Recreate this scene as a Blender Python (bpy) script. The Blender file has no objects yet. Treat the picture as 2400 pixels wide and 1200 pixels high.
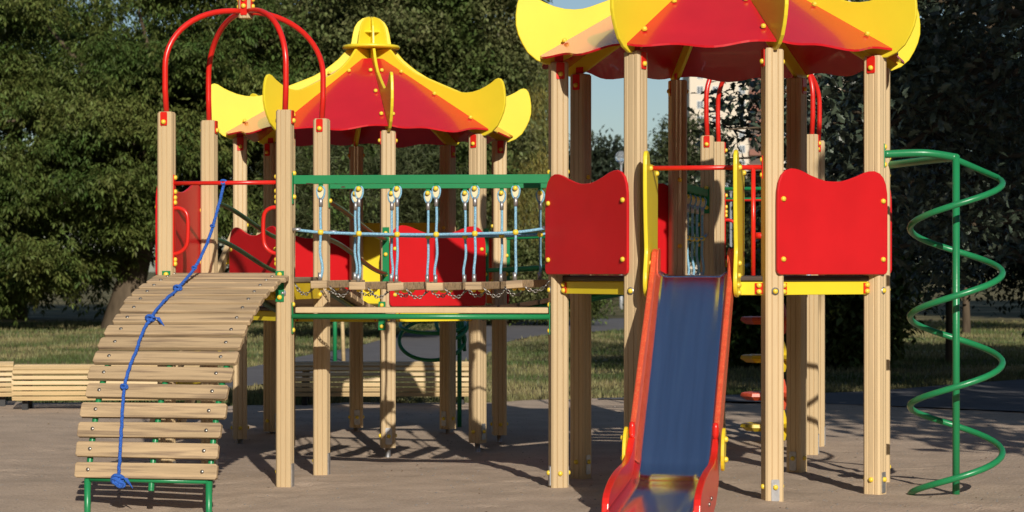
import bpy, bmesh, math, random
import numpy as np
from mathutils import Vector, Matrix, Quaternion

# ------------------------------------------------------------------ camera, sky, sun
S = bpy.context.scene
COL = S.collection
FPX, HY, EYE = 4979.0, 635.0, 1.5            # focal length in photo pixels, horizon row, eye height
cam = bpy.data.objects.new('camera', bpy.data.cameras.new('camera'))
COL.objects.link(cam)
cam.location = (0, 0, EYE)
cam.rotation_euler = (math.radians(90), 0, 0)
cam.data.sensor_width = 36
cam.data.lens = 36 * FPX / 2400
cam.data.shift_y = (HY - 600) / 2400
cam.data.clip_end = 5000
cam.data.dof.use_dof = True
cam.data.dof.focus_distance = 14.6
cam.data.dof.aperture_fstop = 4.8
S.camera = cam
SUN_EL = math.radians(24)
SD = Vector((-0.192 * math.cos(SUN_EL), 0.9814 * math.cos(SUN_EL), -math.sin(SUN_EL)))   # travel of the light
w = bpy.data.worlds.new('World'); S.world = w; w.use_nodes = True
nt = w.node_tree
sky = nt.nodes.new('ShaderNodeTexSky'); sky.sky_type = 'NISHITA'; sky.sun_disc = False
sky.sun_elevation = SUN_EL; sky.sun_rotation = math.atan2(0.192, -0.9814)
sky.air_density = 1.0; sky.dust_density = 0.7; sky.ozone_density = 2.5
nt.links.new(sky.outputs[0], nt.nodes['Background'].inputs[0])
nt.nodes['Background'].inputs[1].default_value = 0.082
sl = bpy.data.lights.new('sun', 'SUN'); sl.energy = 4.9; sl.angle = math.radians(0.5); sl.color = (1, 0.93, 0.82)
so = bpy.data.objects.new('sun', sl); COL.objects.link(so)
so.rotation_euler = SD.to_track_quat('-Z', 'Y').to_euler(); so.location = (0, -10, 30)
S.view_settings.view_transform = 'Standard'; S.view_settings.look = 'None'
S.view_settings.exposure = -0.1; S.view_settings.gamma = 1.0
S.view_settings.use_curve_mapping = False

# ------------------------------------------------------------------ materials
def mat(name, col, rough=0.5, var=0.0, vscale=(6, 6, 6), col2=None, thr=(0.45, 0.65), bump=0.0, bscale=60,
        bstretch=(1, 1, 1), metal=0.0, spec=0.5, coat=0.0, islands=0.0, coords='Object', tscale=3.0, ovar=0.0):
    m = bpy.data.materials.new(name); m.use_nodes = True
    t = m.node_tree; N = t.nodes; L = t.links
    p = N['Principled BSDF']
    p.inputs['Roughness'].default_value = rough; p.inputs['Metallic'].default_value = metal
    p.inputs['Specular IOR Level'].default_value = spec
    p.inputs['Coat Weight'].default_value = coat
    base = N.new('ShaderNodeRGB'); base.outputs[0].default_value = (*col, 1)
    out = base.outputs[0]
    tc = N.new('ShaderNodeTexCoord'); oi = N.new('ShaderNodeObjectInfo')
    add = N.new('ShaderNodeVectorMath'); add.operation = 'MULTIPLY_ADD'
    mulr = N.new('ShaderNodeMath'); mulr.operation = 'MULTIPLY'; mulr.inputs[1].default_value = 37.0
    L.new(oi.outputs['Random'], mulr.inputs[0])
    L.new(tc.outputs[coords], add.inputs[0]); add.inputs[1].default_value = (1, 1, 1); L.new(mulr.outputs[0], add.inputs[2])
    def noise(scale3, detail=5, sc=1.0):
        mp = N.new('ShaderNodeMapping'); mp.inputs['Scale'].default_value = scale3
        L.new(add.outputs[0], mp.inputs[0])
        n = N.new('ShaderNodeTexNoise'); n.inputs['Scale'].default_value = sc; n.inputs['Detail'].default_value = detail
        L.new(mp.outputs[0], n.inputs['Vector']); return n.outputs[0]
    if col2 is not None:
        r = N.new('ShaderNodeMapRange'); r.inputs[1].default_value = thr[0]; r.inputs[2].default_value = thr[1]
        L.new(noise(vscale, 6, tscale), r.inputs[0])
        mx = N.new('ShaderNodeMix'); mx.data_type = 'RGBA'
        L.new(r.outputs[0], mx.inputs[0]); L.new(out, mx.inputs[6]); mx.inputs[7].default_value = (*col2, 1)
        out = mx.outputs[2]
    if var > 0:
        hs = N.new('ShaderNodeHueSaturation')
        r = N.new('ShaderNodeMapRange'); r.inputs[1].default_value = 0.3; r.inputs[2].default_value = 0.7
        r.inputs[3].default_value = 1 - var; r.inputs[4].default_value = 1 + var
        L.new(noise(vscale, 4), r.inputs[0]); L.new(r.outputs[0], hs.inputs['Value']); L.new(out, hs.inputs['Color']); out = hs.outputs[0]
    if ovar > 0:
        hs = N.new('ShaderNodeHueSaturation'); r = N.new('ShaderNodeMapRange'); r.inputs[3].default_value = 1 - ovar; r.inputs[4].default_value = 1 + ovar
        L.new(oi.outputs['Random'], r.inputs[0]); L.new(r.outputs[0], hs.inputs['Value']); L.new(out, hs.inputs['Color']); out = hs.outputs[0]
    if islands > 0:
        g = N.new('ShaderNodeNewGeometry'); hs = N.new('ShaderNodeHueSaturation')
        r = N.new('ShaderNodeMapRange'); r.inputs[3].default_value = 1 - islands; r.inputs[4].default_value = 1 + islands
        L.new(g.outputs['Random Per Island'], r.inputs[0]); L.new(r.outputs[0], hs.inputs['Value'])
        r2 = N.new('ShaderNodeMapRange'); r2.inputs[3].default_value = 0.48; r2.inputs[4].default_value = 0.52
        L.new(g.outputs['Random Per Island'], r2.inputs[0]); L.new(r2.outputs[0], hs.inputs['Hue'])
        L.new(out, hs.inputs['Color']); out = hs.outputs[0]
    L.new(out, p.inputs['Base Color'])
    if bump > 0:
        b = N.new('ShaderNodeBump'); b.inputs['Strength'].default_value = bump; b.inputs['Distance'].default_value = 0.01
        L.new(noise(tuple(bscale * s for s in bstretch), 6), b.inputs['Height']); L.new(b.outputs[0], p.inputs['Normal'])
    m['out'] = 0
    return m

def leafmat(name, col, col2, trans=0.25, islands=0.35, rough=0.5, vs=0.5, spec=0.2):
    m = mat(name, col, rough, col2=col2, vscale=(vs, vs, vs), tscale=1.0, thr=(0.4, 0.62), islands=islands, spec=spec)
    t = m.node_tree; p = t.nodes['Principled BSDF']
    tr = t.nodes.new('ShaderNodeBsdfTranslucent'); mx = t.nodes.new('ShaderNodeMixShader'); mx.inputs[0].default_value = trans
    src = p.inputs['Base Color'].links[0].from_socket
    t.links.new(src, tr.inputs[0])
    o = t.nodes['Material Output']
    t.links.new(p.outputs[0], mx.inputs[1]); t.links.new(tr.outputs[0], mx.inputs[2]); t.links.new(mx.outputs[0], o.inputs[0])
    return m

M = {}
M['post'] = mat('painted_timber', (0.58, 0.43, 0.245), 0.45, ovar=0.08, var=0.05, vscale=(24, 24, 1.6), bump=0.15, bscale=1, bstretch=(70, 70, 4),
                col2=(0.46, 0.335, 0.195), thr=(0.64, 0.85), spec=0.3)
M['plank'] = mat('worn_plank', (0.48, 0.345, 0.20), 0.6, ovar=0.1, var=0.16, vscale=(1.3, 26, 26), bump=0.4, bscale=1, bstretch=(3, 70, 70),
                 col2=(0.25, 0.175, 0.11), thr=(0.49, 0.68), tscale=1.5, spec=0.25)
M['deckplank'] = mat('grey_worn_plank', (0.30, 0.22, 0.14), 0.7, var=0.2, vscale=(26, 2, 26), bump=0.4, bscale=1, bstretch=(70, 3, 70), spec=0.2)
M['brown'] = mat('dark_brown_board', (0.055, 0.035, 0.025), 0.5, var=0.15)
M['slat'] = mat('bench_slat', (0.60, 0.44, 0.23), 0.5, ovar=0.08, var=0.12, vscale=(1.5, 20, 20), col2=(0.5, 0.35, 0.18), thr=(0.55, 0.8), bump=0.2, bscale=1, bstretch=(3, 60, 60))
M['red'] = mat('red_paint', (0.58, 0.012, 0.016), 0.34, var=0.07, vscale=(3, 3, 3), bump=0.03, bscale=60, spec=0.35)
M['redroof'] = mat('glossy_red_roof', (0.58, 0.013, 0.02), 0.25, var=0.06, vscale=(3, 3, 3), bump=0.03, bscale=40, spec=0.5, coat=0.35)
M['redtube'] = mat('red_enamel', (0.66, 0.02, 0.012), 0.28, var=0.05, bump=0.05, bscale=40)
M['yellow'] = mat('yellow_paint', (0.80, 0.635, 0.03), 0.36, var=0.04, vscale=(3, 3, 3), bump=0.04, bscale=90, spec=0.45)
M['yellowdirt'] = mat('grimy_yellow_paint', (0.74, 0.53, 0.02), 0.42, var=0.1, vscale=(5, 5, 5), col2=(0.5, 0.32, 0.02), thr=(0.6, 0.75))
M['cap'] = mat('yellow_plastic', (0.80, 0.58, 0.05), 0.35)
M['green'] = mat('green_enamel', (0.014, 0.215, 0.075), 0.33, var=0.08, vscale=(4, 4, 4), bump=0.08, bscale=50)
M['greenchip'] = mat('chipped_green_enamel', (0.014, 0.215, 0.075), 0.33, col2=(0.06, 0.035, 0.022), thr=(0.66, 0.675), vscale=(2.2, 2.2, 5), var=0.05)
M['greenworn'] = mat('worn_green_enamel', (0.010, 0.10, 0.042), 0.3, col2=(0.075, 0.05, 0.03), thr=(0.70, 0.76), vscale=(5, 5, 5))
M['greendark'] = mat('dark_green_enamel', (0.008, 0.085, 0.036), 0.3, var=0.15, vscale=(4, 4, 4))
M['steel'] = mat('galvanised_steel', (0.45, 0.45, 0.46), 0.45, metal=0.8, var=0.15, vscale=(30, 30, 30))
M['chain'] = mat('chain_steel', (0.30, 0.28, 0.25), 0.4, metal=0.9, var=0.2)
M['bed'] = mat('polished_slide_sheet', (0.80, 0.86, 0.97), 0.15, metal=1.0, var=0.08, vscale=(30, 1.5, 1.5), bump=0.012, bscale=1, bstretch=(60, 2, 2))
M['slidewall'] = mat('faded_red_plastic', (0.62, 0.075, 0.03), 0.4, var=0.12, vscale=(14, 14, 14), col2=(0.68, 0.17, 0.06), thr=(0.5, 0.72), tscale=8)
M['rope'] = mat('pale_blue_rope', (0.22, 0.44, 0.60), 0.7, var=0.35, vscale=(120, 120, 120), bump=0.5, bscale=160)
M['bluerope'] = mat('blue_rope', (0.025, 0.115, 0.48), 0.8, var=0.3, vscale=(90, 90, 90), bump=0.9, bscale=130)
M['thimble'] = mat('cream_thimble', (0.75, 0.66, 0.42), 0.45)
M['dark'] = mat('black_iron', (0.02, 0.02, 0.022), 0.5)
M['bark'] = mat('bark', (0.10, 0.075, 0.05), 0.9, var=0.35, vscale=(5, 5, 1.2), bump=1.0, bscale=1, bstretch=(14, 14, 3), spec=0.1)
M['sand'] = mat('packed_sand', (0.48, 0.375, 0.285), 0.95, var=0.12, vscale=(2.4, 2.4, 2.4), bump=1.0, bscale=38,
                col2=(0.37, 0.285, 0.215), thr=(0.48, 0.7), tscale=34, spec=0.1)
M['asphalt'] = mat('asphalt', (0.135, 0.13, 0.135), 0.85, var=0.12, vscale=(2, 2, 2), bump=0.4, bscale=60, spec=0.25)
M['kerb'] = mat('concrete_kerb', (0.22, 0.2, 0.18), 0.9, var=0.15)
M['soil'] = mat('lawn_soil', (0.075, 0.072, 0.03), 0.95, col2=(0.20, 0.165, 0.085), thr=(0.42, 0.62), vscale=(0.22, 0.22, 0.22), tscale=2,
                var=0.25, bump=0.8, bscale=9, spec=0.1)
M['grass'] = leafmat('grass_blades', (0.075, 0.105, 0.032), (0.25, 0.215, 0.10), 0.25, 0.35, vs=0.55)
M['leafA'] = leafmat('ash_leaf', (0.062, 0.098, 0.022), (0.13, 0.15, 0.038), 0.22, 0.4)
M['leafB'] = leafmat('maple_leaf', (0.072, 0.104, 0.026), (0.17, 0.17, 0.07), 0.22, 0.45)
M['olive'] = leafmat('olive_leaf', (0.075, 0.088, 0.036), (0.055, 0.070, 0.025), 0.2, 0.4)
M['willow'] = leafmat('willow_leaf', (0.17, 0.20, 0.07), (0.32, 0.27, 0.08), 0.35, 0.4, vs=1.2)
M['oak'] = leafmat('oak_leaf', (0.060, 0.080, 0.050), (0.088, 0.108, 0.070), 0.15, 0.4, rough=0.36, spec=0.5)
M['fartree'] = leafmat('far_leaf', (0.05, 0.066, 0.030), (0.072, 0.085, 0.036), 0.2, 0.35)
M['fardark'] = leafmat('far_dark_leaf', (0.028, 0.040, 0.024), (0.04, 0.052, 0.03), 0.15, 0.3)
M['wall'] = mat('pale_panel_wall', (0.62, 0.54, 0.43), 0.8, var=0.04, vscale=(0.1, 0.1, 0.1))
M['pane'] = mat('window_glass', (0.16, 0.19, 0.22), 0.1, spec=0.6, var=0.25, vscale=(0.3, 0.3, 0.3))
M['frame'] = mat('white_frame', (0.7, 0.7, 0.68), 0.5)
M['balcony'] = mat('rust_brown_panel', (0.22, 0.09, 0.06), 0.7, var=0.15, vscale=(0.2, 0.2, 0.2))
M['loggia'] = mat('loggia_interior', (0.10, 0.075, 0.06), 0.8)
M['grey'] = mat('grey_lamp_steel', (0.38, 0.39, 0.40), 0.5, metal=0.2)
gm = bpy.data.materials.new('globe_plastic'); gm.use_nodes = True
gp = gm.node_tree.nodes['Principled BSDF']
gp.inputs['Base Color'].default_value = (0.62, 0.66, 0.7, 1); gp.inputs['Roughness'].default_value = 0.1
gp.inputs['Transmission Weight'].default_value = 0.75; gp.inputs['IOR'].default_value = 1.1
M['globe'] = gm

# ------------------------------------------------------------------ mesh building
class MB:
    def __init__(s): s.v = []; s.f = []; s.sm = []
    def add(s, vs, fs, smooth=False):
        o = len(s.v); s.v += [tuple(v) for v in vs]; s.f += [[i + o for i in f] for f in fs]; s.sm += [smooth] * len(fs); return s
    def box(s, lo, hi):
        (x0, y0, z0), (x1, y1, z1) = lo, hi
        return s.add([(x0,y0,z0),(x1,y0,z0),(x1,y1,z0),(x0,y1,z0),(x0,y0,z1),(x1,y0,z1),(x1,y1,z1),(x0,y1,z1)],
                     [(0,3,2,1),(4,5,6,7),(0,1,5,4),(1,2,6,5),(2,3,7,6),(3,0,4,7)])
    def beam(s, a, b, wd, ht, up=(0,0,1)):
        a = Vector(a); b = Vector(b); d = (b - a).normalized(); up = Vector(up)
        sd = d.cross(up).normalized(); u = sd.cross(d)
        vs = [p + sd * (wd/2*i) + u * (ht/2*j) for p in (a, b) for i, j in ((-1,-1),(1,-1),(1,1),(-1,1))]
        return s.add(vs, [(0,3,2,1)[::-1],(4,5,6,7)[::-1],(0,1,5,4)[::-1],(1,2,6,5)[::-1],(2,3,7,6)[::-1],(3,0,4,7)[::-1]][::1])
    def tube(s, pts, r, n=10, cap=True, closed=False):
        pts = [Vector(p) for p in pts]; m = len(pts); rs = r if isinstance(r, (list, tuple)) else [r]*m
        ring = []; nrm = None; vs = []
        for i, p in enumerate(pts):
            if closed: d = pts[(i+1) % m] - pts[i-1]
            else: d = pts[min(i+1, m-1)] - pts[max(i-1, 0)]
            d.normalize()
            if nrm is None:
                nrm = d.orthogonal().normalized()
            else:
                nrm = (nrm - d * nrm.dot(d))
                nrm = nrm.normalized() if nrm.length > 1e-6 else d.orthogonal().normalized()
            bi = d.cross(nrm)
            for k in range(n):
                a = 2*math.pi*k/n; vs.append(p + (nrm*math.cos(a) + bi*math.sin(a))*rs[i])
        fs = []
        for i in range(m if closed else m-1):
            j = (i+1) % m
            for k in range(n):
                fs.append((i*n+k, i*n+(k+1) % n, j*n+(k+1) % n, j*n+k))
        s.add(vs, fs, True)
        if cap and not closed:
            o = len(s.v) - len(vs)
            s.f.append([o+k for k in range(n)][::-1]); s.sm.append(False)
            s.f.append([o+(m-1)*n+k for k in range(n)]); s.sm.append(False)
        return s
    def prism(s, poly, fr, t):
        """poly: 2D outline, fr(a,b,c) -> 3D, thickness t centred on c=0"""
        n = len(poly)
        vs = [fr(a, b, -t/2) for a, b in poly] + [fr(a, b, t/2) for a, b in poly]
        fs = [list(range(n))[::-1], [n+i for i in range(n)]] + [(i, (i+1) % n, n+(i+1) % n, n+i) for i in range(n)]
        return s.add(vs, fs)
    def lathe(s, prof, n=16, c=(0,0,0)):
        vs = [(c[0]+r*math.cos(2*math.pi*k/n), c[1]+r*math.sin(2*math.pi*k/n), c[2]+z) for r, z in prof for k in range(n)]
        fs = [(i*n+k, i*n+(k+1) % n, (i+1)*n+(k+1) % n, (i+1)*n+k) for i in range(len(prof)-1) for k in range(n)]
        return s.add(vs, fs, True)
    def mesh(s, name, m, bevel=None):
        me = bpy.data.meshes.new(name); me.from_pydata(s.v, [], s.f)
        me.polygons.foreach_set('use_smooth', s.sm)
        bm = bmesh.new(); bm.from_mesh(me)
        bmesh.ops.recalc_face_normals(bm, faces=bm.faces); bm.to_mesh(me); bm.free()
        me.materials.append(m); me.update(); return me

def thing(name, label, cat, loc=(0,0,0), rz=0, group=None, kind=None):
    o = bpy.data.objects.new(name, None); COL.objects.link(o); o.empty_display_size = 0.2
    o.location = loc; o.rotation_euler = (0, 0, rz)
    return tag(o, label, cat, group, kind)
def tag(o, label=None, cat=None, group=None, kind=None):
    if label: o['label'] = label
    if cat: o['category'] = cat
    if group: o['group'] = group
    if kind: o['kind'] = kind
    return o
def part(name, mb, m, parent=None, bevel=0.0, label=None, seg=2):
    me = mb if isinstance(mb, bpy.types.Mesh) else mb.mesh(name, M[m] if isinstance(m, str) else m)
    o = bpy.data.objects.new(name, me); COL.objects.link(o)
    if parent: o.parent = parent
    if label: o['label'] = label
    if bevel:
        b = o.modifiers.new('bevel', 'BEVEL'); b.width = bevel; b.segments = seg; b.limit_method = 'ANGLE'; b.angle_limit = math.radians(50)
        b.harden_normals = False
    return o
_cap = MB().lathe([(0.0175,-0.004),(0.0175,0.006),(0.015,0.013),(0.008,0.017),(0.0005,0.018)], 10).mesh('bolt_cap', M['cap'])
_nut = MB().lathe([(0.026,-0.002),(0.026,0.003),(0.011,0.003),(0.011,0.01),(0.006,0.014),(0.0005,0.015)], 12).mesh('steel_bolt', M['steel'])
_screw = MB().lathe([(0.013,-0.002),(0.013,0.002),(0.008,0.006),(0.0005,0.007)], 10).mesh('screw', M['chain'])
def bolt(parent, p, n=(0,-1,0), me=None, name='bolt_cap'):
    o = bpy.data.objects.new(name, me or _cap); COL.objects.link(o); o.parent = parent
    o.location = p; o.rotation_mode = 'QUATERNION'; o.rotation_quaternion = Vector((0,0,1)).rotation_difference(Vector(n).normalized())
    return o
def local(t, p):
    m = Matrix.Translation(t.location) @ t.rotation_euler.to_matrix().to_4x4()
    return m.inverted() @ Vector(p)
def smooth_curve(ctrl, n=8, closed=False):
    c = [Vector(p) for p in ctrl]; out = []; m = len(c)
    for i in range(m if closed else m-1):
        if closed: p0, p1, p2, p3 = c[i-1], c[i], c[(i+1) % m], c[(i+2) % m]
        else: p0, p1, p2, p3 = c[max(i-1,0)], c[i], c[i+1], c[min(i+2,m-1)]
        for k in range(n):
            t = k/n
            out.append(0.5*((2*p1)+(-p0+p2)*t+(2*p0-5*p1+4*p2-p3)*t*t+(-p0+3*p1-3*p2+p3)*t**3))
    if not closed: out.append(c[-1])
    return out
def at(px, py, Y): return Vector(((px-1200)*Y/FPX, Y, EYE+(HY-py)*Y/FPX))    # measured photo point at depth Y

ROT = math.radians(-11.8)
PI = math.pi

# ------------------------------------------------------------------ posts, panels, roofs
def post_profile(s, c=0.013, g=0.006):
    """square timber section with chamfered corners and glue grooves"""
    h = s/2; side = [(-h+c, 0), (-s*0.17-0.005, 0), (-s*0.17, g), (-s*0.17+0.005, 0), (s*0.17-0.005, 0), (s*0.17, g), (s*0.17+0.005, 0), (h-c, 0)]
    out = []
    for k in range(4):
        a = k*PI/2
        for x, d in side:
            px, py = x, -h + d
            out.append((px*math.cos(a)-py*math.sin(a), px*math.sin(a)+py*math.cos(a)))
    return out
def make_post(parent, x, y, ang, s, z0, z1, feet=True):
    ca, sa = math.cos(ang), math.sin(ang)
    mb = MB(); z = (z0+z1)/2
    pr = [(a*0.985, b*0.985) for a, b in post_profile(s)]
    mb.prism(post_profile(s), lambda a, b, c: (x+a*ca-b*sa, y+a*sa+b*ca, z+c), z1-z0)
    mb.prism([(a*0.9, b*0.9) for a, b in post_profile(s)], lambda a, b, c: (x+a*ca-b*sa, y+a*sa+b*ca, z1+0.003+c), 0.012)
    o = part('post', mb, 'post', parent)
    return o
def fr_side(x, y, ang):
    """frame on a vertical plane whose outward normal is ang: (along, up, out)"""
    ca, sa = math.cos(ang), math.sin(ang)
    return lambda a, b, c: (x - a*sa + c*ca, y + a*ca + c*sa, b)
def plate(parent, x, y, ang, z0, z1, wd, m, name, off, r=0.006):
    f = fr_side(x, y, ang)
    return part(name, MB().prism([(-wd/2+r, z0), (wd/2-r, z0), (wd/2, z0+r), (wd/2, z1-r), (wd/2-r, z1), (-wd/2+r, z1), (-wd/2, z1-r), (-wd/2, z0+r)],
                lambda a, b, c: f(a, b, c+off), 0.006), m, parent)

PANEL = []
def _panel_outline(hw, h):
    k = hw/0.48; half = [(0.0,0.612),(0.06,0.614),(0.12,0.626),(0.2,0.65),(0.27,0.676),(0.32,0.688),(0.365,0.69),(0.41,0.676),(0.445,0.645),(0.467,0.6),(0.478,0.54),(0.48,0.46),(0.48,0.03),(0.472,0.01),(0.455,0.0)]
    half = [(a*k, b*h/0.69) for a, b in half]
    return [(-a, b) for a, b in half[::-1]][:-1] + half
def railing(tower, cx, cy, ang, z0, off, m='red', hw=0.48, h=0.69, name='railing_panel', bolts=True):
    f = fr_side(cx, cy, ang)
    o = part(name, MB().prism(_panel_outline(hw, h), lambda a, b, c: f(a, z0+b, off+c), 0.022), m, tower, bevel=0.007, seg=3)
    if bolts:
        ca, sa = math.cos(ang), math.sin(ang)
        for a in (-hw+0.045, hw-0.045):
            for b in (0.1, h-0.2):
                bolt(o, f(a, z0+b, off+0.011), (ca, sa, 0))
                bolt(o, f(a, z0+b, off-0.011), (-ca, -sa, 0))
    return o

FIN = [(0.24,0.791),(0.30,0.725),(0.36,0.675),(0.417,0.632),(0.52,0.571),(0.683,0.504),(0.82,0.450),(0.948,0.402),(1.0,0.387),(1.06,0.380),(1.13,0.383),(1.205,0.399),(1.27,0.424),(1.323,0.449),(1.375,0.482),
       (1.405,0.490),(1.43,0.482),(1.452,0.455),(1.468,0.40),(1.476,0.331),(1.475,0.26),(1.458,0.195),(1.43,0.135),(1.391,0.072),(1.33,0.022),(1.264,-0.005),(1.2,-0.005),(1.12,0.03),(0.13,0.60),(0.03,0.655),(0.03,0.815),(0.215,0.815)]
def roof(tower, R, zt):
    root = part('roof', MB().lathe([(0.03, zt+0.58), (0.03, zt+1.1)], 10), 'yellow', tower)
    def base(r): return zt + 0.053 + (1.31 - r)*0.5812
    for k in range(8):
        a = PI/8 + k*PI/4; ca, sa = math.cos(a), math.sin(a)
        f = lambda r, z, c: (r*ca - c*sa, r*sa + c*ca, zt+z)
        part('roof_fin', MB().prism(FIN, f, 0.026), 'yellow', root, bevel=0.006)
        part('finial_blade', MB().prism([(0.028,0.852),(0.185,0.852),(0.176,0.9),(0.166,0.96),(0.150,1.02),(0.122,1.065),(0.08,1.098),(0.04,1.112),(0.028,1.113)], f, 0.018), 'yellow', root, bevel=0.003)
    part('finial_ring', MB().lathe([(0.03,zt+0.822),(0.255,zt+0.822),(0.262,zt+0.836),(0.255,zt+0.85),(0.03,zt+0.85)], 40), 'yellow', root)
    part('finial_brace', MB().lathe([(0.02,zt+0.965),(0.105,zt+0.965),(0.105,zt+0.981),(0.02,zt+0.981)], 32), 'yellow', root)
    for k in range(8):
        a0 = PI/8 + k*PI/4; a1 = a0 + PI/4
        nu, nv = 17, 8; vs = []; fs = []
        for side in (0, 1):
            for j in range(nv+1):
                v = j/nv
                for i in range(nu+1):
                    u = i/nu
                    rr = 0.15 + v*(1.30-0.15) + v**4*(0.022*math.sin(u*PI*4.0+0.5) + 0.05*math.sin(u*PI))
                    p0 = Vector((rr*math.cos(a0), rr*math.sin(a0), base(rr))); p1 = Vector((rr*math.cos(a1), rr*math.sin(a1), base(rr)))
                    e = (p1-p0).normalized()*0.016
                    p = (p0+e).lerp(p1-e, u)
                    p.z -= side*0.014
                    vs.append(p)
        n1 = (nu+1)*(nv+1)
        for j in range(nv):
            for i in range(nu):
                q = j*(nu+1)+i
                fs.append((q, q+1, q+nu+2, q+nu+1)); fs.append((n1+q, n1+q+nu+1, n1+q+nu+2, n1+q+1))
        for i in range(nu): q = nv*(nu+1)+i; fs.append((q, q+1, n1+q+1, n1+q))
        for j in range(nv):
            q = j*(nu+1); fs.append((q, q+nu+1, n1+q+nu+1, n1+q)); q += nu; fs.append((q, n1+q, n1+q+nu+1, q+nu+1))
        o = part('roof_panel', MB().add(vs, fs), 'redroof', root)
        am = (a0+a1)/2; nn = (math.cos(am)*0.5, math.sin(am)*0.5, 0.86)
        for v in (0.2, 0.52, 0.86):
            for sgn in (0, 1):
                rr = 0.15+v*1.15; aa = a0 if sgn == 0 else a1
                p = Vector((rr*math.cos(aa), rr*math.sin(aa), base(rr)))
                tv = Vector((-math.sin(aa), math.cos(aa), 0))*(0.05 if sgn == 0 else -0.05)
                bolt(o, p+tv+Vector((0,0,0.004)), nn)
    return root

def octo(name, label, cx, cy, R, zt, zd, z0, panels, openings):
    t = thing(name, label, 'play tower', (cx, cy, 0), ROT)
    ps = [(R*math.cos(PI/8+k*PI/4), R*math.sin(PI/8+k*PI/4)) for k in range(8)]      # k: 0=E.. counter-clockwise
    for k, (x, y) in enumerate(ps):
        a = PI/8 + k*PI/4
        o = make_post(t, x, y, a+PI/2, 0.122, z0, zt)
        for sg in (-1, 1):
            an = a + sg*PI/2; ca, sa = math.cos(an), math.sin(an)
            plate(o, x, y, an, zt-0.11, zt+0.004, 0.058, 'redtube', 'top_bracket', 0.064)
            bolt(o, (x+0.067*ca, y+0.067*sa, zt-0.075), (ca, sa, 0))
        for an in (a, a+PI):
            ca, sa = math.cos(an), math.sin(an)
            plate(o, x, y, an, max(z0, -0.02)+0.03, max(z0,-0.02)+0.17, 0.055, 'steel', 'foot_bracket', 0.064)
            bolt(o, (x+0.067*ca, y+0.067*sa, max(z0, 0)+0.10), (ca, sa, 0))
        for an in (a+PI/2, a-PI/2):
            ca, sa = math.cos(an), math.sin(an)
            bolt(o, (x+0.061*ca, y+0.061*sa, max(z0, 0)+0.10), (ca, sa, 0))
        ca, sa = math.cos(a), math.sin(a)
        bolt(o, (x+0.061*ca, y+0.061*sa, zd-0.10), (ca, sa, 0), _nut, 'steel_washer')
        bolt(o, (x+0.063*ca, y+0.063*sa, zd-0.10), (ca, sa, 0))
        bolt(o, (x-0.061*ca, y-0.061*sa, zd+0.22), (-ca, -sa, 0)); bolt(o, (x-0.061*ca, y-0.061*sa, zd+0.72), (-ca, -sa, 0))
        part('roof_tab', MB().prism([(-0.03,zt),(0.03,zt),(0.03,zt+0.06),(-0.03,zt+0.06)], lambda p, q, c: (x+p*ca-(c+0.017)*sa, y+p*sa+(c+0.017)*ca, q), 0.006), 'redtube', o)
        part('foot_pipe', MB().tube([(x, y, z0-0.4), (x, y, z0+0.01)], 0.024), 'steel', o)
    # deck
    ap = R*math.cos(PI/8)
    dk = [((R+0.01)*math.cos(PI/8+k*PI/4), (R+0.01)*math.sin(PI/8+k*PI/4)) for k in range(8)]
    part('deck', MB().prism(dk, lambda a, b, c: (a, b, zd-0.019+c), 0.036), 'brown', t, bevel=0.01)
    for k in range(8):
        a = (k+1)*PI/4
        f = fr_side(ap*math.cos(a), ap*math.sin(a), a)
        L_ = R*math.sin(PI/8)-0.062
        o = part('deck_beam', MB().prism([(-L_, zd-0.125), (L_, zd-0.125), (L_, zd-0.04), (-L_, zd-0.04)], lambda p, q, c: f(p, q, c-0.01), 0.035), 'yellow', t, bevel=0.004)
        ca, sa = math.cos(a), math.sin(a)
        for sg in (-1, 1):
            g = part('beam_bracket', MB().prism([(sg*L_, zd-0.118), (sg*(L_-0.05), zd-0.118), (sg*(L_-0.05), zd-0.047), (sg*L_, zd-0.047)], lambda p, q, c: f(p, q, c+0.012), 0.005), 'redtube', o)
            for q in (0.062, 0.103):
                bolt(o, f(sg*(L_-0.022), zd-q, 0.015), (ca, sa, 0))
    for k, m in panels.items():
        a = (k+1)*PI/4
        railing(t, ap*math.cos(a), ap*math.sin(a), a, zd+0.008, 0.082, m)
    roof(t, R, zt)
    wp = [Matrix.Rotation(ROT, 3, 'Z') @ Vector((x, y, 0)) + Vector((cx, cy, 0)) for x, y in ps]
    return t, wp

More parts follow.
